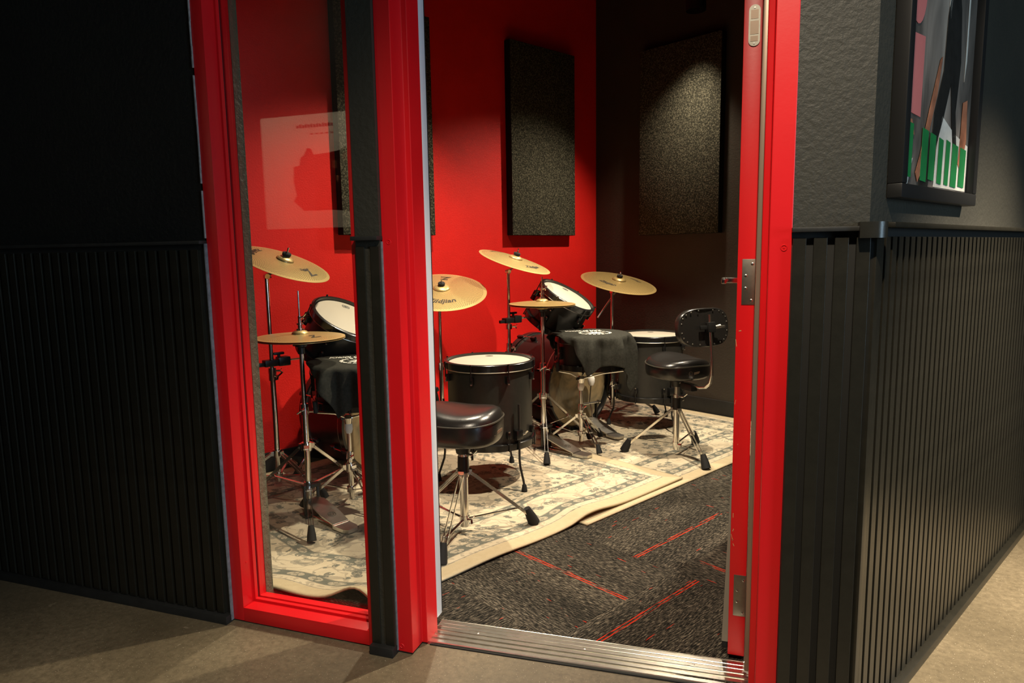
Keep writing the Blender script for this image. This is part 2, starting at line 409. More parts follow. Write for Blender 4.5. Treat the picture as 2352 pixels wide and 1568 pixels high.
# red wall, dark back wall, inner right wall
LW = Matrix.Translation(W(0, 0)) @ Matrix.Rotation(RA, 4, 'Z')     # local x = u, y = -v
struct(MB().box((-1.0, .06, 1.55), (3.82, .12, 3.14), LW).build('wall_left', 'red_wall', smooth=False), 'bright red painted wall behind the two drum kits')
bw = struct(MB().box((.97, -1.3, 1.55), (.12, 2.9, 3.14), LW).build('wall_back', 'dark_wall', smooth=False), 'dark brown painted wall at the far end of the room')
struct(MB().box((-.235, -2.77, 1.55), (2.43, .1, 3.14), LW).build('wall_inner', 'dark_wall', smooth=False), 'dark wall of the drum room behind the open door')
struct(MB().box((-1.0, -.006, .052), (3.70, .012, .10), LW, .002).build('baseboard_left', 'trim_black', smooth=False), 'black baseboard along the red wall', 'baseboard')
struct(MB().box((.904, -1.33, .056), (.012, 2.64, .11), LW, .002).build('baseboard_back', 'trim_black', smooth=False), 'black baseboard along the dark far wall', 'baseboard')
struct(MB().prism([(-3.1, F), (.2, F), tuple(W(1.0, 2.78)[:2]), tuple(W(1.0, -.1)[:2])], CEIL, CEIL+.1).build('ceiling_room', 'ceiling_black', smooth=False), 'black ceiling of the drum room', 'ceiling')
struct(MB().box((.4, -.6, 2.76), (9, 9.2, .1)).build('ceiling_corridor', 'ceiling_black', smooth=False), 'black ceiling of the corridor', 'ceiling')

# ---------- slatted wainscot pieces
PIT, SLW, GRV = .0386, .0262, .0124
SLT = 1.118
slat_me = MB().box((0, -.009, .026+SLT/2-.013), (SLW, .014, SLT-.026), None, .0012).mesh('slat', False); slat_me.materials.append(M['slat_black'])
def wains(parent, mtx, x0, x1, xs, back=True):
    p = MB().box(((x0+x1)/2, .002, .57), (x1-x0, .012, 1.13), mtx).build('wainscot_panel', 'groove_black', parent, False)
    rot = mtx.to_euler().z
    for x in xs:
        o = link('slat', slat_me, None, p); o.location = mtx @ Vector((x, 0, 0)); o.rotation_euler = (0, 0, rot)
    return p
FM = Matrix.Translation((0, F, 0))
# left wall
wl = struct(MB().box((-3.26, (F+FI)/2+.002, 1.35), (3.58, FI-F-.004, 2.7)).build('wall_front_left', 'black_and_unlit_wall', smooth=False), 'charcoal wall left of the red window frame, coloured darker as unlit')
wains(wl, FM, -3.2, -1.468, [-1.485-SLW/2-.0005-PIT*i+.002 for i in range(44)])
MB().box((-2.336, F-.014, 1.1385), (1.745, .030, .010), None, .002).build('cap', 'trim_black', wl)
MB().box((-2.336, F-.013, .0125), (1.745, .036, .025), None, .002).build('base_trim', 'trim_black', wl)
MB().box((-1.4640, F-.004, .57), (.0035, .012, 1.13)).build('end_strip', 'caulk_blue', wl)
cb_ = MB()
z = 1.15
while z < 2.2:
    h = random.uniform(.02, .10); cb_.box((-1.4655+random.uniform(-.0008, .0008), F-.001, z+h/2), (.003+random.uniform(0, .0012), .003, h)); z += h+random.choice((0, 0, .02))
cb_.build('caulk_line', 'caulk', wl)['kind'] = 'stuff'
# strip between window and door
ws = struct(MB().box((-.9375, F+.058, 1.35), (.071, .14, 2.7)).build('wall_front_middle', 'charcoal_wall', smooth=False), 'narrow black wall strip between the window and the doorway')
wains(ws, FM, -.973, -.902, [-.973+SLW/2+.001, -.902-SLW/2-.001])
MB().box((-.9385, F-.014, 1.1385), (.078, .034, .011), None, .002).build('cap', 'trim_black', ws)
MB().box((-.9375, F-.016, .0130), (.073, .034, .026), None, .002).build('base_trim', 'trim_black', ws)
MB().box((-.9005, F-.002, .57), (.003, .008, 1.12)).build('end_strip', 'caulk_blue', ws)
# right piece of the front wall
wr = struct(MB().prism([(.074, F), (.222, F), (.262, F+.076), (.150, F+.15), (.074, F+.13)], 0, 2.7).build('wall_front_right', 'charcoal_wall', smooth=False), 'textured charcoal wall between the doorway and the corner')
wains(wr, FM, .076, .222, [.076+.0145+PIT*1.04*i for i in range(4)])
MB().box((.148, F-.013, 1.1345), (.146, .030, .010), None, .002).build('cap', 'trim_black', wr)
MB().box((.148, F-.016, .0130), (.146, .034, .026), None, .002).build('base_trim', 'trim_black', wr)
# outer side wall beyond the corner
EM = Matrix.Translation((.222, F, 0)) @ Matrix.Rotation(RA, 4, 'Z')     # local x along the wall, -y outwards
we = struct(MB().box((2.4, .055, 1.35), (4.8, .11, 2.7), EM).build('wall_right', 'charcoal_wall', smooth=False), 'charcoal side wall of the corridor beyond the corner')
wains(we, EM, 0, 4.6, [.028+PIT*i for i in range(66)])
cap2 = MB().box((2.33, -.016, 1.142), (4.56, .034, .011), EM, .003).build('cap', 'slat_black', we)
MB().box((2.3, -.017, .013), (4.6, .034, .026), EM, .004).build('base_trim', 'slat_black', we)
MB().box((.012, -.0090, .57), (.026, .016, 1.11), EM, .002).build('corner_strip', 'slat_black', we)
cnr = MB(); cnr.prism([(.200, F-.004), (.200, F-.040), (.232, F-.040), (.244, F-.036), (.252, F-.026), (.252, F-.004), (.244, F+.016), (.232, F+.016), (.224, F-.004)], 1.115, 1.147)
cnr.build('corner_block', 'slat_black', we)
# header above window and door
struct(MB().box((-1.5, (F+FI)/2, 2.65), (3.2, FI-F, .95)).build('wall_front_header', 'black_and_unlit_wall', smooth=False), 'black wall above the window and doorway')
# corridor wall behind the camera's left, seen mirrored in the window
wo = struct(MB().box((-3.05, .12, 1.35), (5.1, .14, 2.7)).build('wall_opposite', 'black_and_unlit_wall', smooth=False), 'black corridor wall facing the window')
MB().box((-3.05, .196, .035), (5.1, .012, .07)).build('base_trim', 'trim_black', wo)
struct(MB().box((-.57, -2.5, 1.35), (.14, 5.1, 2.7)).build('wall_return', 'black_and_unlit_wall', smooth=False), 'black corridor wall behind the viewpoint')

# ---------- window
win = holder('window_1', 'tall narrow window in a red metal frame', 'window')
XL, XR, ZB, ZT = -1.424, -.993, .047, 2.10
def jamb(name, x0, x1, parent): return MB().box(((x0+x1)/2, (F+1.690)/2, ZT/2+.005), (abs(x1-x0), 1.690-F, ZT), None, .0015).build(name, 'red_paint', parent)
jamb('jamb', -1.464, XL, win); jamb('jamb', XR, -.955, win)
MB().box(((XL+XR)/2, (F+1.690)/2, (ZB+.004)/2), (XR-XL, 1.690-F, ZB-.004), None, .0015).build('sill', 'red_paint', win)
MB().box(((XL+XR)/2, (F+1.690)/2, ZT+.02), (XR-XL, 1.690-F, .05)).build('head', 'red_paint', win)
# glazing stops either side of the pane
for y0_, y1_, nm in ((1.632, 1.6445, 'glazing_stop'), (1.6535, 1.668, 'glazing_stop')):
    b = MB(); b.box((XL+.0035, (y0_+y1_)/2, (ZB+ZT)/2), (.007, y1_-y0_, ZT-ZB)); b.box((XR-.0035, (y0_+y1_)/2, (ZB+ZT)/2), (.007, y1_-y0_, ZT-ZB))
    b.box(((XL+XR)/2, (y0_+y1_)/2, ZB+.0035), (XR-XL-.014, y1_-y0_, .007)); b.build(nm, 'red_paint', win)
MB().box((XL+.0015, 1.649, (ZB+ZT)/2), (.003, .006, ZT-ZB)).build('seal', 'rubber', win)
MB().box(((XL+XR)/2, 1.649, (ZB+ZT)/2), (XR-XL-.002, .005, ZT-ZB-.002)).build('pane', 'glass', win, False)
b = MB(); b.cyl((-1.424, 1.611, .18), (-1.4225, 1.611, .18), .0035, .0035, 10)
b.cyl((-1.4228, 1.611, .18), (-1.4222, 1.611, .18), .0012, .0012, 8); b.build('screw', 'red_paint', win)
struct(MB().box((-1.4335, (1.690+FI)/2, 1.1), (.022, FI-1.690, 2.2)).build('trim_1', 'olive_plaster', smooth=False), 'rough olive plaster edge inside the window', 'trim')
MB_ = MB().box((-.985, (1.690+FI)/2, 1.1), (.06, FI-1.690, 2.2)); struct(MB_.build('trim_2', 'olive_plaster', smooth=False), 'rough plaster edge inside the window behind the black strip', 'trim')

# ---------- door frame
df = holder('trim_3', 'red metal door frame around the open doorway', 'door frame')
DL, DR = -.856, .031
prof = lambda s, x: [(x-s*.045, F), (x, F), (x, F+.056), (x+s*.017, F+.075), (x+s*.017, F+.120), (x, F+.139), (x, F+.188), (x-s*.045, F+.188)]
for s, x in ((1, DL), (-1, DR)):
    pp = [(x-s*.046, F-.001), (x, F-.001), (x, F+.058), (x+s*.014, F+.062), (x+s*.014, F+.115), (x, F+.119), (x, F+.180), (x-s*.046, F+.180)]
    if s > 0: pp = [(x-s*.046, F-.001), (x, F-.001), (x, F+.057), (x+.016, F+.058), (x+.016, F+.125), (x-.046, F+.125)]
    j_ = MB().prism(pp, .006, 2.13).build('jamb', 'red_paint', df, False); bv = j_.modifiers.new('edge', 'BEVEL'); bv.width = .0018; bv.segments = 2; bv.limit_method = 'ANGLE'
MB().box(((DL+DR)/2, F+.075, 2.115), (DR-DL, .15, .05)).build('head', 'red_paint', df)
# weatherstrip on the left jamb: aluminium channel with daylight reflection painted in, and rubber bulb
MB().box((DL+.0105, F+.142, 1.065), (.012, .031, 2.04), None, .003).build('weatherstrip', 'gasket', df)
MB().cyl((DL+.0125, F+.160, .05), (DL+.0125, F+.160, 2.08), .0042, .0042, 8).build('rubber_seal', 'rubber', df)
MB().box((DR-.0145, F+.150, 1.065), (.020, .050, 2.04), None, .004).build('weatherstrip', 'gasket_brown', df)
for x, z in ((-.882, 1.128), (-.889, .022)):
    b = MB(); b.ring(.0055, .0012, Matrix.Translation((x, F-.0012, z)) @ Matrix.Rotation(PI/2, 4, 'X'), 16, 6)
    b.cyl((x, F-.0005, z), (x, F-.0022, z), .0018, .0018, 8); b.build('screw', 'red_paint', df)
b = MB(); b.ring(.0060, .0014, Matrix.Translation((.061, F-.0012, 1.098)) @ Matrix.Rotation(PI/2, 4, 'X'), 16, 6)
b.cyl((.061, F-.0005, 1.098), (.061, F-.0022, 1.098), .002, .002, 8); b.build('screw', 'red_paint', df)

# ---------- threshold
th = thing('door_threshold', 'ridged aluminium threshold plate across the doorway', 'threshold', (0, 0, 0))
x0, x1 = -.843, .022
th.location = (-.41, 1.671, 0); th.rotation_euler = (0, 0, .052)
ridges = [(0, .001), (.003, .006)]
for k in range(6):
    y = .006+k*.0175; zz = .0075+.0065*min(1, k/2.5)
    ridges += [(y, zz), (y+.0125, zz), (y+.0130, zz-.0022), (y+.0155, zz-.0022), (y+.0160, zz-.0005), (y+.0170, zz-.0005)]
ridges += [(.112, .014), (.119, .005), (.120, .001)]
MB().prism([(a, b_) for a, b_ in ridges], 0, x1-x0, Matrix(((0, 0, 1, x0+.41), (1, 0, 0, 0), (0, 1, 0, 0), (0, 0, 0, 1)))).build('plate', 'aluminium', th, False)
for x in (-.715, -.405, -.115):
    b = MB(); x += .41; m_ = Matrix.Translation((x, .066, .0135)); b.lathe([(0, .0012), (.0032, .0012), (.0048, 0)], 14, m_)
    b.build('screw', 'screw_steel', th)
MB().box((0, -.0015, .0015), (.85, .004, .003)).build('rubber_edge', 'rubber', th)

# ---------- door leaf, open ninety degrees into the room
dr = holder('door_1', 'red door standing open into the drum room, seen edge-on', 'door', (.006, 1.815, 0), 0)
dl = MB().box((-.021, .44, 1.055), (.042, .88, 2.065), None, .0015).build('leaf', 'red_paint', dr)
MB().box((-.0216, .44, .0195), (.040, .86, .012)).build('bottom_seal', 'rubber', dr)
for zc, mt in ((1.015, 'hinge_steel'), (.192, 'hinge_steel')):
    h = MB().box((-.0155, -.0008, zc), (.031, .0022, .113), None, .0006).build('hinge', mt, dr)
    for a, zz in ((-.007, .044), (-.022, .015), (-.022, -.016), (-.008, -.046)):
        b = MB(); m_ = Matrix.Translation((a, -.0018, zc+zz)) @ Matrix.Rotation(PI/2, 4, 'X')
        b.lathe([(0, .0008), (.0026, .0008), (.0042, 0)], 14, m_); b.build('screw', 'screw_steel', h)
        b = MB(); b.box((a, -.0027, zc+zz), (.0046, .0006, .0009)); b.box((a, -.0027, zc+zz), (.0009, .0006, .0046)); b.build('screw_slot', 'rubber', h)
    b = MB().cyl((.0055, -.003, zc-.056), (.0055, -.003, zc+.056), .005, .005, 12).build('knuckle', 'hinge_steel', h)
b = MB(); m_ = Matrix.Translation((-.018, -.0008, 1.62)) @ Matrix.Rotation(PI/2, 4, 'X')
pts = [(.013*math.cos(a), .034+.013*math.sin(a)) for a in [i*PI/10 for i in range(11)]] + [(.013*math.cos(a), -.034+.013*math.sin(a)) for a in [PI+i*PI/10 for i in range(11)]]
pl_ = b.prism(pts, 0, .002, m_).build('edge_plate', 'hinge_steel', dr, False)
b = MB()
for zz, hh, ww in ((1.645, .020, .017), (1.615, .030, .019), (1.590, .012, .017)): b.box((-.018, -.0030, zz), (ww, .001, hh))
b.build('edge_slot', 'gasket_brown', pl_)
b = MB(); [b.cyl((-.018, -.003, zz), (-.018, -.0042, zz), .0022, .0022, 10) for zz in (1.660, 1.5795)]; b.build('screw', 'screw_steel', pl_)
# lever on the leaf's left face
hv = MB(); hv.cyl((-.042, .815, .985), (-.050, .815, .985), .026, .026, 20); hv.box((-.043, .815, .955), (.003, .05, .13), None, .001)
lv = hv.build('handle_rose', 'steel_satin', dr)
b = MB(); b.cyl((-.046, .815, .985), (-.082, .815, .985), .009, .009, 14); b.box((-.080, .780, .985), (.062, .026, .020), None, .004); b.box((-.100, .74, .985), (.018, .09, .018), None, .004); b.build('lever', 'chrome', lv)
MB().cyl((-.042, .815, 1.025), (-.054, .815, 1.025), .012, .012, 14).build('lock_cylinder', 'chrome', lv)
# lite frame and gasket strips on that face
MB().box((-.0435, .50, 1.40), (.005, .42, .55), None, .001).build('lite_frame', 'plastic_black', dr)
b = MB(); b.prism([(-.042, 0), (-.0425, .0), (-.052, .0), (-.052, .006), (-.042, .006)], 0, .001)
b.bm.clear()
vv = [(-.042, .004, .50), (-.0445, .004, .50), (-.058, .004, .055), (-.042, .004, .055)]
lo = [b.bm.verts.new(p) for p in vv]; hi = [b.bm.verts.new((p[0], p[1]+.012, p[2])) for p in vv]
b.bm.faces.new(lo); b.bm.faces.new(hi[::-1])
for i in range(4): b.bm.faces.new((lo[i], lo[i-1], hi[i-1], hi[i]))
b.build('loose_gasket', 'gasket_grey', dr, False)
MB().box((-.050, .012, .045), (.015, .014, .02), None, .003).build('gasket_end', 'rubber', dr)
ch = MB()
for x, z, a, h in ((-.032, .893, .010, .003), (-.0405, .862, .0018, .03), (-.037, .41, .002, .02), (-.036, .37, .0022, .012), (-.037, .345, .0035, .006), (-.034, .33, .002, .012), (-.0385, .35, .0015, .03), (-.039, .71, .0012, .02), (-.03, .60, .001, .003)):
    ch.box((x, -.0004, z), (a*.6, .0012, h*.6), Matrix.Translation((x, 0, z)) @ Matrix.Rotation(random.uniform(-.5, .5), 4, 'Y') @ Matrix.Translation((-x, 0, -z)))
ch.build('paint_chips', 'bare_wood', dr, False)['kind'] = 'stuff'

# ---------- acoustic panels
def panel(u, z, label, on_back=False):
    if on_back: o = thing('acoustic_panel', label, 'acoustic panel', W(.91, u, z), KR, 'fabric acoustic panels'); # local x = v, -y = towards room
    else: o = thing('acoustic_panel', label, 'acoustic panel', W(u, 0, z), RA, 'fabric acoustic panels')
    s = -1
    MB().box((.305, s*.0285, .61), (.61, .053, 1.22), None, .004).build('core', 'acoustic_side', o)
    MB().box((.305, s*.0548, .61), (.606, .003, 1.216), None, .001).build('fabric_face', 'acoustic_fabric', o)
    return o
panel(.005, 1.203, 'charcoal speckled acoustic panel on the red wall, right of the ride cymbal')
panel(-1.228, 1.200, 'charcoal speckled acoustic panel on the red wall, behind the window')
o = panel(.43, 1.195, 'charcoal speckled acoustic panel on the dark far wall', True)

# ---------- posters
ps = thing('framed_poster', 'grey poster with pink shapes and green bars in a black frame', 'poster', (.222+.082*DX, F+.082*DY, 1.198), RA)
pw, ph, pf = .56, .88, .030
b = MB()
for c, d in (((pw/2, -.016, pf/2), (pw, .030, pf)), ((pw/2, -.016, ph-pf/2), (pw, .030, pf)), ((pf/2, -.016, ph/2), (pf, .030, ph-2*pf)), ((pw-pf/2, -.016, ph/2), (pf, .030, ph-2*pf))): b.box(c, d, None, .003)
b.build('frame', 'plastic_black', ps)
pr = MB().box((pw/2, -.010, ph/2), (pw-2*pf, .004, ph-2*pf)).build('print', 'poster_grey', ps, False)
def flat(name, mat, polys, y=-.0128):
    for P in polys:
        b = MB(); b.prism(P, 0, .0006, Matrix(((1, 0, 0, 0), (0, 0, -1, y), (0, 1, 0, 0), (0, 0, 0, 1)))); b.build(name, mat, pr, False)
def ell(cx, cy, rx, ry, n=24, a0=0, a1=2*PI): return [(cx+rx*math.cos(a0+(a1-a0)*i/n), cy+ry*math.sin(a0+(a1-a0)*i/n)) for i in range(n)]
flat('pink_shape', 'poster_pink', [ell(.098, .455, .052, .088)])
flat('pink_shape', 'poster_pink', [[(.050, .185), (.145, .180), (.150, .350), (.048, .345)]])
flat('pink_shape', 'poster_pink', [[(.052, .57), (.145, .56), (.150, .66), (.145, .75), (.055, .75)]])
flat('pink_centre', 'poster_black', [ell(.095, .455, .014, .036)], -.0136)
flat('dark_figure', 'poster_black', [[(.24, .20), (.29, .30), (.30, .42), (.33, .53), (.36, .55), (.40, .46), (.42, .34), (.40, .22), (.43, .12), (.41, .08), (.37, .20), (.35, .28), (.31, .20), (.26, .12), (.22, .08)], [(.16, .03), (.22, .03), (.24, .10), (.20, .16), (.17, .10)]])
flat('pale_streak', 'poster_pale', [[(.305, .45), (.325, .53), (.345, .555), (.33, .50), (.318, .42)], [(.455, .30), (.462, .84), (.470, .84), (.468, .35)], [(.26, .036), (.52, .036), (.52, .15), (.40, .17), (.30, .20), (.27, .12)], [(.05, .034), (.085, .034), (.11, .09), (.08, .08)]])
flat('skin_streak', 'poster_skin', [[(.13, .06), (.155, .10), (.20, .20), (.26, .32), (.275, .33), (.25, .24), (.19, .12), (.165, .06), (.145, .04)], [(.44, .10), (.47, .08), (.50, .16), (.49, .26), (.455, .25), (.45, .17)], [(.035, .17), (.09, .17), (.11, .14), (.07, .13), (.035, .14)]], -.0138)
for k, (xa, xb, za, zb) in enumerate(((.036, .098, .05, .165), (.160, .200, .045, .160), (.215, .255, .05, .155), (.280, .312, .045, .150), (.336, .366, .045, .150), (.386, .432, .043, .146), (.452, .500, .046, .142))):
    flat('green_bar', 'poster_green', [[(xa, za), (xb, za-.002), (xb+.004, zb-.004), (xa+.003, zb)]], -.0144)
flat('red_streak', 'poster_red', [[(.075, .56), (.082, .56), (.085, .66), (.072, .66)], [(.300, .62), (.315, .60), (.322, .68), (.312, .76), (.300, .70)]], -.0138)

po = thing('wall_poster', 'white poster with a dark group silhouette, mirrored in the window', 'poster', (-2.45, .194, 1.235), 0)
sh = MB().box((.34, .004, .285), (.68, .006, .57)).build('sheet', 'poster_white', po, False)
pr = sh
def flat2(name, mat, polys, y=.0078):
    for P in polys:
        b = MB(); b.prism(P, 0, .0006, Matrix(((1, 0, 0, 0), (0, 0, -1, y), (0, 1, 0, 0), (0, 0, 0, 1)))); b.build(name, mat, sh, False)
flat2('silhouette', 'poster_black', [[(.18, .14), (.24, .09), (.42, .09), (.62, .07), (.62, .44), (.59, .46), (.565, .44), (.56, .385), (.53, .385), (.50, .40), (.47, .385), (.40, .375), (.315, .37), (.30, .40), (.275, .405), (.255, .37), (.235, .36), (.225, .32), (.19, .315), (.185, .24), (.20, .17)]])
flat2('heading_mark', 'poster_black', [[(.22+i*.017, .505), (.232+i*.017, .505), (.232+i*.017, .520+.006*(i % 2)), (.22+i*.017, .520)] for i in range(13)] + [[(.30+i*.03, .470), (.318+i*.03, .470), (.318+i*.03, .476), (.30+i*.03, .476)] for i in range(5)])
flat2('face_patch', 'poster_skin', [ell(.50, .352, .016, .022, 12), ell(.435, .315, .014, .022, 12), [(.44, .26), (.45, .22), (.458, .26)]], .0086)

# hanging spot cans that hold the lamps (above the frame)
for i, p in enumerate(DOWNLIGHTS + CORR):
    nm = ['black spot can hanging over the far drum kit', 'black spot can hanging over the near drum kit', 'black spot can hanging inside the doorway', 'black spot can hanging by the slatted side wall', 'black spot can hanging before the doorway', 'black spot can hanging before the wall poster'][i]
    o = thing('spot_can', nm, 'ceiling light', p, 0, 'ceiling spot cans')
    MB().lathe([(.058, .012), (.060, .012), (.060, .120), (0, .125), (0, .118), (.057, .112), (.058, .012)], 24).build('can', 'plastic_black', o)
    top = (CEIL if i < 3 else 2.71) - p.z
    if top > .13: MB().cyl((0, 0, .120), (0, 0, top), .008, .008, 10).build('stem', 'plastic_black', o)

# ================================================================ RUGS
def rug(name, label, ua, ub, va, vb, height, trim_front):
    nu, nv = int((ub-ua)/.018), int((vb-va)/.018)
    me = bpy.data.meshes.new(name); verts = []; uvs = []; edges_ = []; along = []
    for i in range(nu+1):
        for j in range(nv+1):
            u, v = ua+(ub-ua)*i/nu, va+(vb-va)*j/nv
            e = min(u-ua, ub-u, v-va, vb-v); up = u
            if trim_front:                          # the end is pushed up against the window wall
                um = (FI+.030+.010*math.sin(v*22)-RP[1]-v*NY)/DY
                if um > ua: up = um+(ub-um)*(u-ua)/(ub-ua)
            p = W(up, v, 0); z = height(up, v, p)
            if trim_front:
                k = max(0, 1-(p.y-FI-.03)/.17)
                z += .060*math.exp(-((p.x+1.150)/.075)**2)*k**1.6 + .012*k*k*(.5+.5*math.sin(p.x*13+1.0))
            verts.append((p.x, p.y, z)); uvs.append((u, v)); edges_.append(e); along.append(u if min(v-va, vb-v) <= min(u-ua, ub-u) else v)
    ix = lambda i, j: i*(nv+1)+j
    faces = [(ix(i, j), ix(i, j+1), ix(i+1, j+1), ix(i+1, j)) for i in range(nu) for j in range(nv)]
    me.from_pydata(verts, [], faces); me.update()
    if me.polygons[len(faces)//2].normal.z < 0: me.flip_normals()
    ul = me.uv_layers.new(name='rug')
    for lp in me.loops: ul.data[lp.index].uv = uvs[lp.vertex_index]
    at = me.attributes.new('edge', 'FLOAT', 'POINT')
    for k, e in enumerate(edges_): at.data[k].value = e
    al = me.attributes.new('along', 'FLOAT', 'POINT')
    for k, e in enumerate(along): al.data[k].value = e
    for p in me.polygons: p.use_smooth = True
    o = link(name, me, 'rug'); me.materials.append(M['rug_backing'])
    sd = o.modifiers.new('pile', 'SOLIDIFY'); sd.thickness = .0075; sd.offset = 1; sd.material_offset = 1; sd.material_offset_rim = 0
    return o
def sm(x): x = max(0, min(1, x)); return x*x*(3-2*x)
def height_a(u, v, p):
    z = .0085 + .0012*math.sin(u*9+v*3)+.0012
    z += .0090*sm((u+1.16)/.10)                     # lies over the second rug from here on
    w_ = math.exp(-((u+1.02)/.13)**2)*max(0, (v-1.22)/.38)
    return z + .016*w_ + .008*math.exp(-((u+1.55)/.16)**2)*max(0, (v-1.1)/.5)
def height_b(u, v, p): return .0080
ra = rug('area_rug', '', -2.34, -.37, .06, 1.60, height_a, True)
tag(ra, 'cream rug with teal floral border under the near drum kit', 'rug', 'cream floral rugs')
rb = rug('area_rug', '', -1.10, .885, .14, 1.632, height_b, False)
tag(rb, 'cream rug with teal floral border under the far drum kit', 'rug', 'cream floral rugs')
RZ = .0185                                          # walking surface of the rugs

# ================================================================ DRUM GEAR
def foot(b_parent, p, dirv, mat='rubber', s=1.0):
    m_ = frame(Vector(dirv), (0, 0, 1), p)
    return MB().lathe([(0, -.030*s), (.019*s, -.028*s), (.017*s, -.004*s), (.011*s, .030*s), (0, .030*s)], 10, m_).build('rubber_foot', mat, b_parent)
def tripod(parent, zhub, zlow, R, angs, w=.016, mat='chrome', rz=RZ, mid=.55, footsize=1.0):
    """double-strap legs from an upper hub, each braced from a lower collar"""
    for a in angs:
        c, s = math.cos(a), math.sin(a); side = Vector((-s, c, 0))
        p0, p1 = Vector((c*.022, s*.022, zhub)), Vector((c*R, s*R, rz+.030))
        L = MB(); dv = (p1-p0).normalized(); up = side.cross(dv)
        for sg in (-1, 1):
            L.strap(p0+side*sg*.0085, p1+side*sg*.0085-dv*.01, .0105, .0026, up)
        leg = L.build('leg', mat, parent, False)
        [MB().cyl(p0+dv*t-side*.012, p0+dv*t+side*.012, .0035, .0035, 8).build('rivet', 'steel_satin', leg) for t in (.01, (p1-p0).length*mid)]
        q = p0 + (p1-p0)*mid
        br = MB(); br.strap(Vector((c*.018, s*.018, zlow)), q, .011, .0025, side); br.build('brace', mat, parent, False)
        foot(leg, p1-dv*.004, dv*-1+Vector((0, 0, .9)), s=footsize)
    b = MB(); b.cyl((0, 0, zhub-.018), (0, 0, zhub+.016), .021, .021, 16)
    for a in angs: b.box((.02, 0, zhub), (.022, .022, .020), Matrix.Rotation(a, 4, 'Z'))
    b.build('hub', mat, parent)
    b = MB(); b.cyl((0, 0, zlow-.012), (0, 0, zlow+.012), .019, .019, 16); b.build('lower_collar', mat, parent)
def wing(parent, p, ax, s=1.0, mat='chrome'):
    ax = Vector(ax).normalized(); p = Vector(p); o = ax.orthogonal().normalized()
    b = MB(); b.cyl(p, p+ax*.022*s, .005*s, .005*s, 8)
    b.strap(p+ax*.020*s, p+ax*.030*s+o*.020*s, .008*s, .003*s); b.strap(p+ax*.020*s, p+ax*.030*s-o*.020*s, .008*s, .003*s)
    return b.build('wing_bolt', mat, parent)
def cyl_uv(me):
    pass
def cymbal_prof(R, bell, bh, bow):
    pr_ = [(0.006, bow+bh)]
    for k in range(1, 7):
        a = k/6*PI/2; pr_.append((bell*math.sin(a)*.98+.002, bow*.93+bh*math.cos(a)*.97))
    for k in range(1, 11):
        x = k/10; r = bell+(R-bell)*x; pr_.append((r, bow*(1-x**1.7)*.93))
    return pr_
def cymbal(parent, R, mtx, mat, bell=.30, bh=.020, bow=.020, prints=(), name='cymbal', flip=False, th_=.0012):
    prof_ = cymbal_prof(R, R*bell*.62, bh, bow)
    full = prof_ + [(r, z-th_) for r, z in prof_[::-1]]
    if flip: full = [(r, -z) for r, z in full]
    b = MB(); b.lathe(full + [full[0]], 64); me = b.mesh(name)
    ul = me.uv_layers.new(name='UVMap')
    for p in me.polygons:
        cs = [math.atan2(me.vertices[me.loops[l].vertex_index].co.y, me.vertices[me.loops[l].vertex_index].co.x)/(2*PI) % 1 for l in p.loop_indices]
        for l, a in zip(p.loop_indices, cs):
            if max(cs)-min(cs) > .5 and a < .5: a += 1
            c_ = me.vertices[me.loops[l].vertex_index].co; ul.data[l].uv = (math.hypot(c_.x, c_.y)/R, a)
    me.transform(mtx); o = link(name, me, mat, parent)
    def zat(r):
        for (r0, z0), (r1, z1) in zip(prof_, prof_[1:]):
            if r0 <= r <= r1: return z0+(z1-z0)*(r-r0)/max(1e-6, r1-r0)
        return prof_[-1][1]
    for txt, size, rr, ang, shear in prints:
        tm = text_mesh(txt, size, shear)
        for v in tm.vertices:
            x, y = v.co.x, v.co.y; rad = rr-y*-1; a = ang + x/max(.02, rr)
            # text upright for a viewer on the outer side: top of the letters points to the centre
            rad = rr - y; r2 = max(.01, rad); a = ang + x/rr
            v.co = (r2*math.cos(a), r2*math.sin(a), zat(r2)+.0012)
        tm.transform(mtx); link('print', tm, 'ink', o)
    return o
def locals_(N): return Vector((N[0], N[1], N[2])).normalized()
CAMDIR = -PI/2                                       # filled per stand: local angle that faces the viewpoint

def view_angle(u, v):                                # local angle (gear frame) of the direction to the viewpoint
    p = W(u, v); dvec = Vector((-p.x, -p.y)); return math.atan2(dvec.y, dvec.x) - KR

def felt_nut(parent, mtx, z):
    b = MB(); b.lathe([(0, z), (.019, z), (.020, z+.010), (.017, z+.014), (0, z+.014)], 14, mtx); b.build('felt', 'felt_black', parent)
    b = MB(); b.lathe([(0, z+.012), (.004, z+.012), (.004, z+.038), (0, z+.038)], 10, mtx); nut = b.build('wing_nut', 'chrome', parent)
    b2 = MB(); b2.strap(mtx @ Vector((0, 0, z+.020)), mtx @ Vector((.015, 0, z+.030)), .006, .003); b2.strap(mtx @ Vector((0, 0, z+.020)), mtx @ Vector((-.015, 0, z+.030)), .006, .003); b2.build('wing', 'chrome', nut)

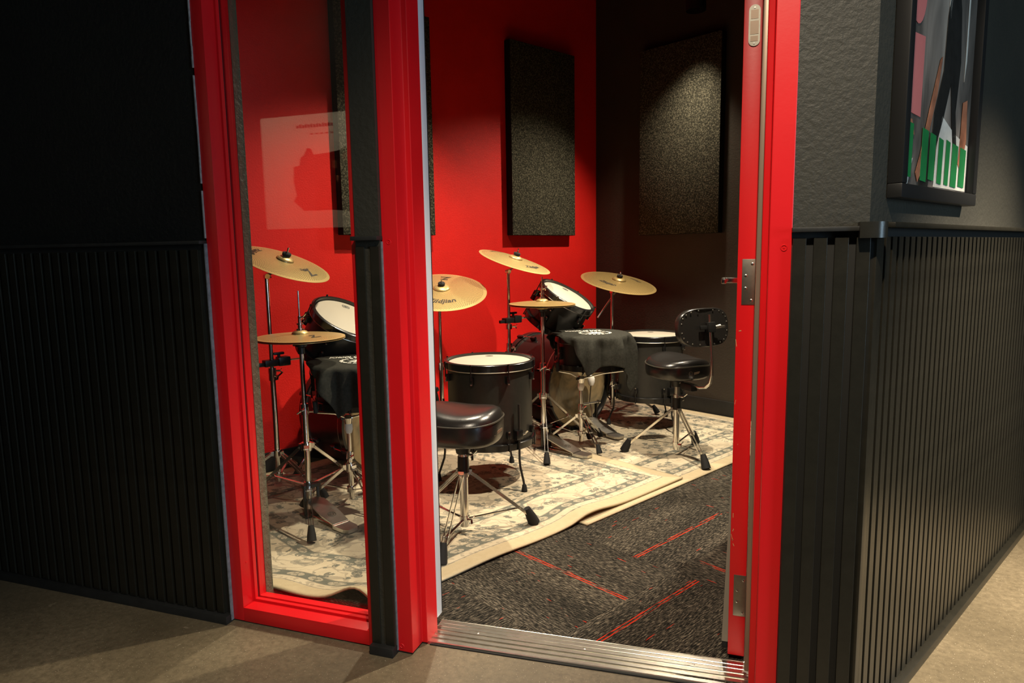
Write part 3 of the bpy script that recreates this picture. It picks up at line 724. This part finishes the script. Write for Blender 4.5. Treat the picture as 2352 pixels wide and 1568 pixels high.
def cymbal_stand(name, label, u, v, R, off, z, N, zhub, zlow, foot_r, angs, mat, prints, group, clamp=None, knob=None, lowz=.14):
    o = thing(name, label, 'cymbal stand', W(u, v, 0), KR, group)
    N = Vector(N).normalized(); c = Vector((off[0], off[1], z)); va = view_angle(u, v)
    mt = frame(N, (math.cos(va), math.sin(va), 0), c - N*.012)
    neck = c - N*.05; ptop = Vector((0, 0, min(z-.06, neck.z-.02)))
    MB().cyl((0, 0, zlow-.03), (0, 0, z*.52), .0125, .0125, 14).build('lower_tube', 'chrome', o)
    MB().cyl((0, 0, z*.5), (0, 0, ptop.z), .0095, .0095, 14).build('upper_tube', 'chrome', o)
    b = MB(); b.tube([ptop-Vector((0, 0, .01)), ptop+Vector((0, 0, .01)), neck, c+N*.030], .0048, 8); b.cyl(ptop-Vector((.012, 0, 0)), ptop+Vector((.012, 0, 0)), .012, .012, 12); b.build('tilter', 'chrome', o)
    b = MB(); b.cyl((0, 0, z*.50), (0, 0, z*.545), .018, .016, 14); b.build('height_clamp', 'chrome', o)
    wing(o, (.014, .006, z*.52), (1, .3, 0))
    wing(o, ptop, (0, 1, .2), .8)
    tripod(o, zhub, zlow, foot_r, angs)
    cy = cymbal(o, R, mt, mat, prints=[(t_, s_, rr*R, a_, sh_) for t_, s_, rr, a_, sh_ in prints])
    felt_nut(o, mt, .040)
    if clamp: clamp(o)
    return o
T3 = lambda a: [a, a+2*PI/3, a+4*PI/3]

def boom(o):
    MB().tube([(.0, .055, .835), (-.01, .0, .78), (-.04, -.10, .66)], .006, 8).build('boom_arm', 'chrome', o)
def clamp_arm(zc, target):
    def fn(o):
        cl = MB(); cl.box((0, 0, zc), (.040, .075, .030), None, .004); cl.box((.006, .052, zc+.004), (.045, .055, .042), None, .006); cl.box((0, -.05, zc-.004), (.018, .04, .018), None, .004)
        k = cl.build('clamp', 'plastic_black', o)
        b = MB(); b.box((0, .035, zc+.040), (.016, .050, .012), None, .004); b.cyl((0, .035, zc+.01), (0, .035, zc+.040), .007, .007, 10); b.build('clamp_key', 'plastic_black', k)
        tg = Vector(target); a = Vector((.005, .08, zc+.006)); m1 = a + Vector((.03, .05, .005)); m2 = tg - Vector((.03, .02, .0))
        MB().tube([a, m1, m1+(m2-m1)*.5+Vector((0, 0, .03)), m2, tg], .0055, 8).build('tom_arm', 'chrome', o)
        b = MB(); b.cyl((0, 0, zc-.05), (0, 0, zc-.022), .018, .018, 14); b.build('collar', 'chrome', o); wing(o, (.016, .01, zc-.036), (.6, .8, 0), .9)
    return fn

def drum(parent, R, z0, z1, mtx, head='drum_head', nl=6, flange='steel_satin', shell='drum_wrap', emblem=True, va=0, lughole=True, hoop='hoop_black', bottom='reso_head'):
    """shell, heads, hoops, lugs and tension rods along local Z of mtx"""
    MB().lathe([(R-.006, z0+.004), (R, z0+.006), (R, z1-.006), (R-.006, z1-.004)], 56, mtx).build('shell', shell, parent)
    hd = MB().lathe([(0, z1), (R-.012, z1), (R-.004, z1-.003), (R+.001, z1-.012)], 56, mtx).build('batter_head', head, parent)
    MB().lathe([(0, z0), (R-.012, z0), (R+.001, z0+.012)], 56, mtx).build('bottom_head', bottom, parent)
    hp = lambda za, zb: MB().lathe([(R+.002, za), (R+.016, za), (R+.017, zb-.003), (R+.013, zb), (R+.002, zb), (R+.001, (za+zb)/2), (R+.002, za)], 56, mtx)
    hp(z1-.022, z1+.010).build('hoop', hoop, parent); hp(z0-.010, z0+.022).build('hoop', hoop, parent)
    MB().ring(R+.0135, .0026, mtx @ Matrix.Translation((0, 0, z1-.024)), 56, 6).build('hoop_flange', flange, parent)
    for k in range(nl):
        a = va + (k+.5)*2*PI/nl; rm = mtx @ Matrix.Rotation(a, 4, 'Z')
        for zz, sg in ((z1, -1), (z0, 1)):
            b = MB(); b.box((R+.010, 0, zz+sg*.062), (.020, .017, .034), rm, .004); lg = b.build('lug', 'hoop_black', parent)
            b = MB(); b.cyl(rm @ Vector((R+.021, 0, zz+sg*.058)), rm @ Vector((R+.021, 0, zz-sg*.006)), .0028, .0028, 8); b.cyl(rm @ Vector((R+.021, 0, zz-sg*.004)), rm @ Vector((R+.021, 0, zz-sg*.012)), .0045, .0045, 8)
            b.build('tension_rod', 'hoop_black', lg)
            b = MB(); b.cyl(rm @ Vector((R+.020, 0, zz+sg*.080)), rm @ Vector((R+.020, 0, zz+sg*.075)), .0042, .0042, 8); b.build('lug_screw', 'steel_satin', lg)
    if emblem:                                        # small six-sided maker's mark near the rim
        em = MB(); m_ = mtx @ Matrix.Rotation(va+PI, 4, 'Z') @ Matrix.Translation((R*.70, 0, z1+.0005)) @ Matrix.Rotation(PI/2, 4, 'Z')
        for x, y, w_, h_ in ((-.016, 0, .004, .016), (.016, 0, .004, .016), (0, .011, .030, .0025), (0, -.011, .030, .0025), (0, 0, .014, .006), (-.009, 0, .003, .012), (.009, 0, .003, .012), (0, 0, .005, .014)): em.box((x, y, 0), (w_, h_, .0006), m_)
        em.build('emblem', 'logo_grey', hd, False)
    return hd

def bass_drum(u, v, label):                            # v of the batter (drummer's side) head
    R, dep, zc = .272, .40, .296
    o = thing('bass_drum', label, 'bass drum', W(u, v-dep/2, 0), KR, 'bass drums')
    m_ = Matrix.Translation((0, 0, zc)) @ Matrix.Rotation(PI/2, 4, 'Y')       # local z -> +X (batter side)
    h = dep/2
    MB().lathe([(R-.004, -h+.02), (R, -h+.022), (R, h-.022), (R-.004, h-.02)], 72, m_).build('shell', 'drum_black', o)
    MB().lathe([(0, h-.012), (R-.01, h-.012), (R, h-.02)], 72, m_).build('batter_head', 'bass_head', o)
    MB().lathe([(0, -h+.012), (R-.01, -h+.012), (R, -h+.02)], 72, m_).build('front_head', 'reso_head', o)
    for sg in (-1, 1):
        MB().lathe([(R+.001, sg*(h-.028)), (R+.011, sg*(h-.028)), (R+.012, sg*(h+.012)), (R+.001, sg*(h+.012)), (R+.001, sg*(h-.028))], 72, m_).build('hoop', 'hoop_black', o)
        MB().lathe([(R-.004, sg*(h-.030)), (R+.006, sg*(h-.034)), (R+.007, sg*(h-.040)), (R, sg*(h-.040))], 72, m_).build('flange', 'steel_satin', o)
    for k in range(8):
        rm = m_ @ Matrix.Rotation((k+.5)*PI/4, 4, 'Z')
        for sg in (-1, 1):
            b = MB(); b.box((R+.013, 0, sg*(h-.004)), (.020, .022, .050), rm, .004); cl = b.build('claw', 'hoop_black', o)
            b = MB(); b.box((R+.011, 0, sg*(h-.115)), (.022, .020, .040), rm, .004); lg = b.build('lug', 'hoop_black', o)
            b = MB(); b.cyl(rm @ Vector((R+.018, 0, sg*(h-.105))), rm @ Vector((R+.018, 0, sg*(h+.002))), .003, .003, 8); b.build('tension_rod', 'chrome', lg)
    for sg in (-1, 1):
        b = MB(); b.cyl((-.10, sg*.235, .20), (-.16, sg*.335, .030), .008, .008, 10); sp_ = b.build('spur', 'chrome', o)
        foot(sp_, (-.16, sg*.335, .028), (.2, -sg*.4, .9), s=.8)
    return o
def floor_tom(u, v, z0, z1, label, R=.197):
    o = thing('floor_tom', label, 'floor tom', W(u, v, 0), KR, 'floor toms'); va = view_angle(u, v)
    drum(o, R, z0, z1, Matrix.Rotation(va, 4, 'Z'), nl=8, va=0)
    for a in (va+.62, va+.62+2*PI/3, va+.62-2*PI/3):
        c, s = math.cos(a), math.sin(a); P = lambda r, z: Vector((c*r, s*r, z))
        L = MB(); L.tube([P(R+.022, z0+.20), P(R+.022, z0-.055), P(R+.026, z0-.085), P(R+.050, .062), P(R+.054, RZ+.016)], .0052, 8); lg = L.build('leg', 'plastic_black', o)
        MB().lathe([(0, 0), (.014, 0), (.010, .030), (.007, .034), (0, .034)], 10, Matrix.Translation(P(R+.054, RZ+.001))).build('rubber_foot', 'rubber', lg)
        b = MB(); b.box((R+.014, 0, z0+.06), (.030, .036, .044), Matrix.Rotation(a, 4, 'Z'), .004); bk = b.build('leg_bracket', 'hoop_black', o); wing(bk, P(R+.028, z0+.06)+Vector((-s, c, 0))*.015, (-s, c, .2), .8)
    return o
def rack_tom(u, v, z, N, label, R=.158, dep=.20):
    o = thing('rack_tom', label, 'tom', W(u, v, 0), KR, 'rack toms'); va = view_angle(u, v)
    m_ = frame(N, (math.cos(va), math.sin(va), 0), (0, 0, z))
    drum(o, R, -dep, 0, m_, nl=6, va=.25, shell='drum_black')
    b = MB(); b.box((R+.018, 0, -dep*.55), (.036, .05, .06), m_ @ Matrix.Rotation(-2.0, 4, 'Z'), .004); b.build('mount', 'hoop_black', o)
    return o
def snare(u, v, z0, z1, label, slabel, R=.178):
    o = thing('snare_drum', label, 'snare drum', W(u, v, 0), KR, 'snare drums'); va = view_angle(u, v)
    drum(o, R, z0, z1, Matrix.Rotation(va, 4, 'Z'), nl=8, va=.2, shell='drum_black', emblem=False, flange='hoop_black')
    s_ = thing('snare_stand', slabel, 'drum stand', W(u-.036, v-.034, 0), KR, 'snare stands')
    MB().cyl((0, 0, .045), (0, 0, .24), .0115, .0115, 12).build('lower_tube', 'chrome', s_)
    MB().cyl((0, 0, .22), (0, 0, z0-.09), .0085, .0085, 12).build('upper_tube', 'chrome', s_)
    b = MB(); b.cyl((0, 0, .225), (0, 0, .255), .017, .015, 12); b.build('height_clamp', 'chrome', s_); wing(s_, (.015, -.005, .24), (.8, -.5, 0), .9)
    tripod(s_, .19, .09, .20, T3(va+.5), mid=.5, footsize=.85)
    b = MB(); b.lathe([(0, z0-.10), (.016, z0-.10), (.022, z0-.075), (.012, z0-.06), (0, z0-.06)], 14); b.build('basket_hub', 'chrome', s_)
    MB().lathe([(0, z0-.145), (.012, z0-.142), (.018, z0-.125), (.016, z0-.100), (.008, z0-.085), (0, z0-.083)], 14).build('adjuster_cap', 'felt_white', s_)
    b = MB(); b.box((0, .0, z0-.075), (.012, .075, .010), None, .003); b.build('basket_key', 'plastic_black', s_)
    for a in T3(va+1.1):
        c, s = math.cos(a), math.sin(a); ox, oy = .034, .036
        A = MB(); A.tube([(c*.01, s*.01, z0-.075), (c*.10+ox*.6, s*.10+oy*.6, z0-.040), (c*(R+.022)+ox, s*(R+.022)+oy, z0-.018), (c*(R+.030)+ox, s*(R+.030)+oy, z0+.025)], .0042, 8); am = A.build('basket_arm', 'chrome', s_)
        MB().cyl((c*(R+.028)+ox, s*(R+.028)+oy, z0-.018), (c*(R+.031)+ox, s*(R+.031)+oy, z0+.030), .009, .009, 10).build('arm_tip', 'rubber', am)
    return o
def towel_cloth(u, v, z, label, R=.200, seed=1):
    o = thing('towel', label, 'towel', W(u, v, 0), YAW)        # local x = camera right, y = away from it
    rnd = random.Random(seed); n = 56; wx, wy = .58, .62; rot = math.radians(20); cx0, cy0 = .098, -.012
    verts = []; faces = []
    for i in range(n+1):
        for j in range(n+1):
            a, b = (i/n-.5)*wx, (j/n-.5)*wy
            x = cx0+a*math.cos(rot)-b*math.sin(rot); y = cy0+a*math.sin(rot)+b*math.cos(rot)
            r = math.hypot(x, y); ph = math.atan2(y, x)
            if r <= R: verts.append((x, y, z+.004+.0012*math.sin(x*60)*math.sin(y*48)))
            else:
                ex = r-R; fold = .020*math.sin(ph*8+seed)*min(1, ex/.06)+.010*math.sin(ph*19+1)*min(1, ex/.05)+.016*min(1, ex/.10)
                bend = .018; rr = R + min(ex, bend)*.7 + fold + .006
                dz = max(0, ex-bend*.4)
                verts.append((rr*math.cos(ph), rr*math.sin(ph), z+.003-dz))
    for i in range(n):
        for j in range(n): k = i*(n+1)+j; faces.append((k, k+n+1, k+n+2, k+1))
    me = bpy.data.meshes.new('cloth'); me.from_pydata(verts, [], faces); me.update()
    for p in me.polygons: p.use_smooth = True
    c = link('cloth', me, 'towel', o); sd = c.modifiers.new('thick', 'SOLIDIFY'); sd.thickness = .003; sd.offset = 1
    ss = c.modifiers.new('sub', 'SUBSURF'); ss.levels = 1; ss.render_levels = 1
    tm = text_mesh('SCHOOL OF ROCK', .031); tm.transform(Matrix.Translation((-.030, .066, z+.0092)) @ Matrix.Rotation(.10, 4, 'Z') @ Matrix.Diagonal((.76, 1.9, 1, 1))); link('lettering', tm, 'white_print', c)
    em = MB(); m_ = Matrix.Translation((.024, -.030, z+.0090)) @ Matrix.Diagonal((1.2, 1.2, 1, 1))        # round crest with a star burst
    for k in range(22):
        a = k*2*PI/22; rr = .060; em.box((rr*math.cos(a)*1.15, rr*math.sin(a), 0), (.012, .010, .0006), m_ @ Matrix.Identity(4))
    for k in range(10):
        a = k*PI/5; em.prism([(.012*math.cos(a-.3), .012*math.sin(a-.3)), (.046*math.cos(a)*1.1, .046*math.sin(a)), (.012*math.cos(a+.3), .012*math.sin(a+.3))], -.0003, .0003, m_)
    em.prism(ell(0, 0, .020, .017, 14), -.0003, .0004, m_); em.box((0, -.026, 0), (.07, .012, .0006), m_)
    em.build('crest', 'white_print', c, False)['kind'] = 'stuff'
    return o

def pedal_board(parent, p_heel, p_toe, w0, w1, mat='steel_satin', z0=RZ+.012, z1=.085):
    """footboard from heel (front, low) to toe (raised), plus heel plate"""
    a, b_ = Vector(p_heel), Vector(p_toe); dv = (b_-a); L = dv.length; ang = math.atan2(dv.y, dv.x)
    m_ = Matrix.Translation((a.x, a.y, 0)) @ Matrix.Rotation(ang, 4, 'Z')
    P = [(.085, -w0/2), (L*.55, -w1/2), (L*.92, -w1/2*.9), (L, -w1*.22), (L, w1*.22), (L*.92, w1/2*.9), (L*.55, w1/2), (.085, w0/2)]
    B = MB(); zf = lambda x: z0+.006+(z1-z0)*max(0, (x-.085)/(L-.085))**1.05
    lo = [B.bm.verts.new((x, y, zf(x))) for x, y in P]; hi = [B.bm.verts.new((x, y, zf(x)+.005)) for x, y in P]
    B.bm.faces.new(lo[::-1]); B.bm.faces.new(hi)
    for i in range(len(P)):
        j = (i+1) % len(P); B.bm.faces.new((lo[i], lo[j], hi[j], hi[i]))
    B.bm.transform(m_); fb = B.build('footboard', mat, parent, False)
    h = MB(); h.prism([(0, -w0*.30), (.02, -w0*.48), (.088, -w0*.52), (.088, w0*.52), (.02, w0*.48), (0, w0*.30)], z0-.008, z0+.006, m_); hl = h.build('heel_plate', mat, parent, False)
    h = MB(); h.cyl(m_ @ Vector((.087, -w0*.5, z0+.005)), m_ @ Vector((.087, w0*.5, z0+.005)), .005, .005, 8); h.build('hinge_pin', 'chrome', hl)
    e = MB(); xm = L*.52
    slope = math.atan2((z1-z0), L-.085); em_ = m_ @ Matrix.Translation((xm, 0, zf(xm)+.0056)) @ Matrix.Rotation(-slope, 4, 'Y')
    e.ring(.016, .0013, em_, 20, 5); e.ring(.008, .0013, em_, 16, 5); e.box((.012, 0, 0), (.008, .003, .001), em_); e.build('emblem', 'ink', fb)
    r_ = MB(); [r_.tube([m_ @ Vector((.04, s_*.02, z0-.004)), m_ @ Vector((L*.98, s_*.018, z0-.003))], .0025, 6) for s_ in (-1, 1)]; r_.build('base_rod', 'chrome', parent)
    return fb

def hi_hat(u, v, z, ztop, label, angs, prints, mat, R=.178):
    o = thing('hi_hat', label, 'hi-hat', W(u, v, 0), KR, 'hi-hats')
    va = view_angle(u, v)
    MB().cyl((0, 0, .085), (0, 0, .47), .0125, .0125, 14).build('lower_tube', 'chrome', o)
    MB().cyl((0, 0, .46), (0, 0, z-.035), .0095, .0095, 14).build('upper_tube', 'chrome', o)
    b = MB(); b.cyl((0, 0, .445), (0, 0, .49), .018, .016, 14); b.build('height_clamp', 'chrome', o); wing(o, (.012, -.012, .468), (.7, -.7, 0)); wing(o, (.012, .014, .455), (.6, .8, 0), .7)
    MB().cyl((0, 0, z-.04), (0, 0, ztop), .0034, .0034, 10).build('pull_rod', 'chrome', o)
    b = MB(); b.lathe([(0, z-.070), (.014, z-.070), (.015, z-.045), (.024, z-.040), (.026, z-.026), (.018, z-.024), (0, z-.024)], 18); b.build('cymbal_seat', 'plastic_black', o)
    mt = frame((.012, .004, 1), (math.cos(va), math.sin(va), 0), (0, 0, z))
    cymbal(o, R, mt, mat, prints=[(t_, s_, rr*R, a_, sh_) for t_, s_, rr, a_, sh_ in prints], bow=.013, bh=.017, name='top_cymbal')
    cymbal(o, R, frame((0, 0, 1), (1, 0, 0), (0, 0, z-.009)), mat, bow=.012, bh=.015, name='bottom_cymbal', flip=True)
    b = MB(); b.lathe([(0, z+.026), (.016, z+.026), (.016, z+.034), (.009, z+.036), (.009, z+.050), (.014, z+.050), (.014, z+.056), (.007, z+.058), (.007, z+.085), (0, z+.085)], 14); cl = b.build('clutch', 'chrome', o)
    wing(cl, (.006, 0, z+.078), (math.cos(va+.9), math.sin(va+.9), .3), .8)
    tripod(o, .31, .145, .31, angs, mid=.52)
    # pedal runs out towards the drummer (+X)
    pedal_board(o, (.315, .02, 0), (.035, .0, 0), .070, .085)
    b = MB(); [b.box((.020, s*.030, .075), (.014, .010, .13), None, .002) for s in (-1, 1)]; b.box((.020, 0, .145), (.03, .075, .016), None, .003); b.box((.020, 0, RZ+.004), (.06, .085, .008)); b.build('pedal_frame', 'plastic_black', o)
    MB().cyl((.012, 0, .02), (.012, 0, .145), .004, .004, 8).build('pull_chain', 'steel_satin', o)
    return o

def kick_pedal(u, v, label, ry=0.0):
    o = thing('kick_pedal', label, 'bass drum pedal', W(u, v, 0), KR + ry, 'kick pedals')
    pedal_board(o, (.345, 0, 0), (.055, 0, 0), .075, .090, z1=.080)
    b = MB(); [b.box((.050, s*.052, .100), (.014, .014, .165), None, .003) for s in (-1, 1)]; b.box((.03, 0, RZ+.006), (.10, .13, .010)); b.build('frame', 'plastic_black', o)
    b = MB(); b.cyl((.050, -.065, .178), (.050, .065, .178), .008, .008, 10); [b.cyl((.050, s*.066, .178), (.050, s*.078, .178), .014, .014, 12) for s in (-1, 1)]; b.build('axle', 'chrome', o)
    bt = MB().cyl((.052, 0, .178), (.030, .030, .300), .0035, .0035, 8).build('beater_rod', 'chrome', o)
    MB().lathe([(0, -.032), (.014, -.030), (.022, -.010), (.022, .014), (.014, .030), (0, .033)], 16, Matrix.Translation((.028, .032, .312))).build('beater_felt', 'felt_white', bt)
    b = MB(); b.tube([(.060, .0, .176), (.075, 0, .14), (.078, 0, .095)], .0045, 6); b.build('chain', 'steel_satin', o)
    return o

def throne(u, v, ztop, zbot, label, R, rot, feet_a, back=False, foot_r=.27, logo=0.0, ry=0.0):
    o = thing('drum_throne', label, 'drum stool', W(u, v, 0), KR+ry, 'drum thrones'); feet_a = [a-ry for a in feet_a]
    seg, B = 48, MB()
    prof = [(0, 1), (.35, 1), (.62, .985), (.80, .95), (.92, .86), (.975, .72), (1, .62), (1, .30), (.985, .14), (.95, .05), (.9, 0), (0, 0)]
    rings = []
    for r, h in prof:
        if r == 0: rings.append([B.bm.verts.new((0, 0, zbot+(ztop-zbot)*h-(.012 if h == 1 else 0)))]); continue
        ring = []
        for k in range(seg):
            a = 2*PI*k/seg; sup = (abs(math.cos(a))**2.5+abs(math.sin(a))**2.5)**(-1/2.5)
            x, y = r*R*sup*math.cos(a)*1.02, r*R*sup*math.sin(a)*1.0
            hh = zbot+(ztop-zbot)*h
            if h > .5: hh += (.018*(r**2)*math.cos(2*a+0.0) - .010*(1-r*r) - .008*math.cos(a)*r)*((h-.5)/.5)
            ring.append(B.bm.verts.new((x, y, hh)))
        rings.append(ring)
    for a, b in zip(rings, rings[1:]):
        for k in range(seg):
            j = (k+1) % seg
            if len(a) == 1: B.bm.faces.new((a[0], b[k], b[j]))
            elif len(b) == 1: B.bm.faces.new((a[k], a[j], b[0]))
            else: B.bm.faces.new((a[k], a[j], b[j], b[k]))
    bmesh.ops.transform(B.bm, matrix=Matrix.Rotation(rot, 4, 'Z'), verts=B.bm.verts[:])
    st = B.build('seat', 'vinyl', o, True, 60)
    pts = []
    for k in range(65):
        a = 2*PI*k/64; sup = (abs(math.cos(a))**2.5+abs(math.sin(a))**2.5)**(-1/2.5)
        hh = zbot+(ztop-zbot)*.66+(.018*math.cos(2*a)-.008*math.cos(a))*.32
        pts.append(Matrix.Rotation(rot, 3, 'Z') @ Vector((1.003*R*sup*math.cos(a)*1.02, 1.003*R*sup*math.sin(a), hh)))
    MB().tube(pts, .0032, 6).build('piping', 'piping', st)
    va = view_angle(u, v) - ry + logo; P = Vector((math.cos(va), math.sin(va), 0)); sd = Vector((-P.y, P.x, 0)); zz = zbot+(ztop-zbot)*.36
    sup = (abs(math.cos(va-rot))**2.5+abs(math.sin(va-rot))**2.5)**(-1/2.5)
    b = MB(); c0 = P*(R*sup*1.012)+Vector((0, 0, zz)); b.ring(.010, .0018, frame(P, (0, 0, 1), c0-sd*.018), 16, 5); b.strap(c0-sd*.010, c0+sd*.034+Vector((0, 0, .006)), .006, .002, Vector((0, 0, 1))); b.strap(c0-sd*.004+Vector((0, 0, -.006)), c0+sd*.030, .004, .002, Vector((0, 0, 1)))
    b.build('emblem', 'gold_print', st)
    b = MB(); b.box((0, 0, zbot-.008), (.15, .12, .016), None, .004); b.cyl((0, 0, zbot-.055), (0, 0, zbot-.012), .026, .034, 14); b.build('seat_bracket', 'plastic_black', o)
    MB().cyl((0, 0, .045), (0, 0, .27), .0165, .0165, 16).build('lower_tube', 'chrome', o)
    MB().cyl((0, 0, .25), (0, 0, zbot-.03), .0125, .0125, 14).build('threaded_post', 'steel_satin', o)
    b = MB(); b.cyl((0, 0, .262), (0, 0, .325), .023, .021, 16); b.build('sleeve', 'plastic_black', o)
    b = MB(); b.cyl((0, 0, .325), (0, 0, .342), .019, .019, 14); b.build('memory_lock', 'chrome', o); wing(o, (.018, .006, .333), (.9, .3, 0), 1.1)
    tripod(o, .262, .075, foot_r, feet_a, mid=.80, footsize=1.25)
    wing(o, (.018, 0, .075), (1, .3, .2), .9)
    if back:
        bx = R+.060
        m_ = Matrix.Translation((bx, 0, zbot+.275)) @ Matrix.Rotation(-.10, 4, 'Y')
        b = MB(); w_, h_ = .150, .095
        outline = [(w_*abs(math.cos(a))**.62*(1 if math.cos(a) >= 0 else -1), h_*abs(math.sin(a))**.72*(1 if math.sin(a) >= 0 else -1)) for a in [2*PI*k/36 for k in range(36)]]
        rr = []
        for x_, sc in ((-.030, .80), (-.026, .93), (-.012, 1.0), (.014, 1.0), (.020, .97)):
            curve = lambda y: -.9*y*y
            rr.append([b.bm.verts.new((x_+curve(y*sc), y*sc, zz*sc)) for y, zz in outline])
        for A_, C_ in zip(rr, rr[1:]):
            for k in range(36): b.bm.faces.new((A_[k], A_[(k+1) % 36], C_[(k+1) % 36], C_[k]))
        for R_ in (rr[0], rr[-1]): b.bm.faces.new(R_)
        b.bm.transform(m_); bp = b.build('backrest', 'vinyl', o)
        for k in range(20):
            a = 2*PI*(k+.5)/20; y = w_*.90*abs(math.cos(a))**.62*(1 if math.cos(a) >= 0 else -1); zz = h_*.88*abs(math.sin(a))**.72*(1 if math.sin(a) >= 0 else -1)
            MB().lathe([(0, .0035), (.0035, .002), (.0042, 0)], 10, m_ @ Matrix.Translation((.020-.9*y*y, y, zz)) @ Matrix.Rotation(PI/2, 4, 'Y')).build('stud', 'screw_steel', bp)
        b = MB(); b.box((.034, .012, .000), (.030, .040, .050), m_, .004); b.box((.028, .0, .0), (.010, .09, .020), m_, .003); bk = b.build('back_bracket', 'plastic_black', o)
        b = MB(); b.cyl(m_ @ Vector((.04, .036, .0)), m_ @ Vector((.045, .062, .004)), .009, .009, 10); b.box((.044, .075, .0), (.010, .030, .012), m_, .003); b.build('bracket_knob', 'steel_satin', bk)
        x_ = bx+.046
        MB().tube([m_ @ Vector((.036, .006, .062)), m_ @ Vector((.036, .006, -.02)), (x_+.010, .006, zbot+.12), (x_+.012, .006, zbot+.045), (x_, .006, zbot+.005), (x_-.035, .006, zbot-.022), (x_-.080, .006, zbot-.030), (.02, .0, zbot-.030)], .0085, 10).build('back_tube', 'chrome', o)
        b = MB(); b.box((.10, 0, zbot-.040), (.09, .04, .036), None, .006); b.build('tube_clamp', 'plastic_black', o)
    return o

Z_ = 'Zildjian'
# ---- far kit (seen through the doorway)
bass_drum(.021, .611, 'black bass drum with tan head, seen through the doorway')
kick_pedal(.045, .628, 'silver kick pedal clamped to the far bass drum', -.20)
va2 = 0
cymbal_stand('crash_stand', 'chrome stand holding the steeply tilted crash cymbal below the speckled panel', -.425, .467, .211, (.030, .030), 1.045, (.316, .118, .941), .20, .10, .28, T3(.4), 'cymbal_gold',
             [(Z_, .040, .62, .95, .25), (Z_, .034, .72, -2.2, .25)], 'cymbal stands', clamp_arm(.700, (.13, .17, .70)))
hi_hat(-.464, .774, .812, .955, 'hi-hat with brown cymbals in front of the far rack tom', [view_angle(-.464, .774)+.05, view_angle(-.464, .774)+.05+2*PI/3, view_angle(-.464, .774)+.05-2*PI/3], [(Z_, .03, .66, 2.6, .2)], 'cymbal_brown')
rack_tom(-.141, .665, .839, (.49, .185, .857), 'black rack tom tilted behind the brown hi-hat cymbals')
snare(-.239, .916, .475, .634, 'black snare drum under the towel in the doorway view', 'chrome snare stand in front of the far bass drum')
towel_cloth(-.239, .916, .646, 'black towel with white lettering on the far snare drum, beside the studded backrest', seed=3)
floor_tom(.376, .876, .205, .580, 'black floor tom behind the drum stool with backrest')
cymbal_stand('ride_stand', 'chrome stand with the ride cymbal in front of the dark far wall', .475, .500, .253, (.0, .07), .893, (.273, -.033, .961), .22, .10, .29, T3(.55), 'cymbal_brown',
             [(Z_, .042, .55, -.55, .25), (Z_, .034, .60, 2.3, .25)], 'cymbal stands', boom)
vt2 = view_angle(-.05, 1.35)
throne(-.05, 1.35, .545, .440, 'black drum stool with a studded backrest, on the far rug', .153, 0, [math.atan2(-.138, -.226), math.atan2(-.097, .216), 1.75], True, .262, .55, -.36)
# ---- near kit
bass_drum(-1.285, .545, 'glossy black bass drum behind the window glass')
cymbal_stand('crash_stand', 'chrome stand holding the tilted crash cymbal at the left of the window', -1.791, .352, .206, (.058, .062), 1.071, (.359, .174, .917), .195, .09, .28, T3(.3), 'cymbal_gold',
             [(Z_, .040, .66, -1.75, .25), ('Z', .075, .66, 1.05, .1), (Z_, .022, .50, 1.05, .2)], 'cymbal stands', clamp_arm(.615, (.13, .17, .66)))
vh1 = view_angle(-1.829, .728)
hi_hat(-1.829, .728, .768, .955, 'hi-hat with gold cymbals standing behind the window glass', [vh1, vh1+2*PI/3, vh1-2*PI/3], [('Z', .060, .56, .55, .1)], 'cymbal_gold')
rack_tom(-1.505, .551, .809, (.49, .185, .857), 'black rack tom with a pale head behind the window glass')
snare(-1.615, .80, .480, .636, 'black snare drum under the towel behind the window', 'chrome snare stand behind the narrow black wall strip')
towel_cloth(-1.615, .80, .648, 'black towel with white lettering on the near snare drum, behind the window', seed=5)
floor_tom(-1.005, .953, .215, .588, 'black floor tom with pale head behind the round drum stool')
cymbal_stand('ride_stand', 'chrome stand with the wide ride cymbal beside the left door jamb', -.805, .315, .249, (.012, .010), .890, (.291, -.204, .934), .22, .10, .29, T3(.2), 'cymbal_gold',
             [(Z_, .052, .62, -.02, .25), ('Z', .080, .66, PI-.15, .1)], 'cymbal stands')
throne(-1.497, 1.350, .522, .392, 'round black backless drum stool just inside the doorway', .152, .6, [math.atan2(.245, .124), math.atan2(.245, .124)+2*PI/3, math.atan2(.245, .124)-2*PI/3], False, .272, .95)

# gear that stands where the two rugs overlap sits on the doubled pile
for o in bpy.data.objects:
    if o.parent is None and o.get('label') in ('hi-hat with brown cymbals in front of the far rack tom', 'chrome stand holding the steeply tilted crash cymbal below the speckled panel', 'chrome stand with the wide ride cymbal beside the left door jamb', 'black floor tom with pale head behind the round drum stool'):
        o.location.z = .007
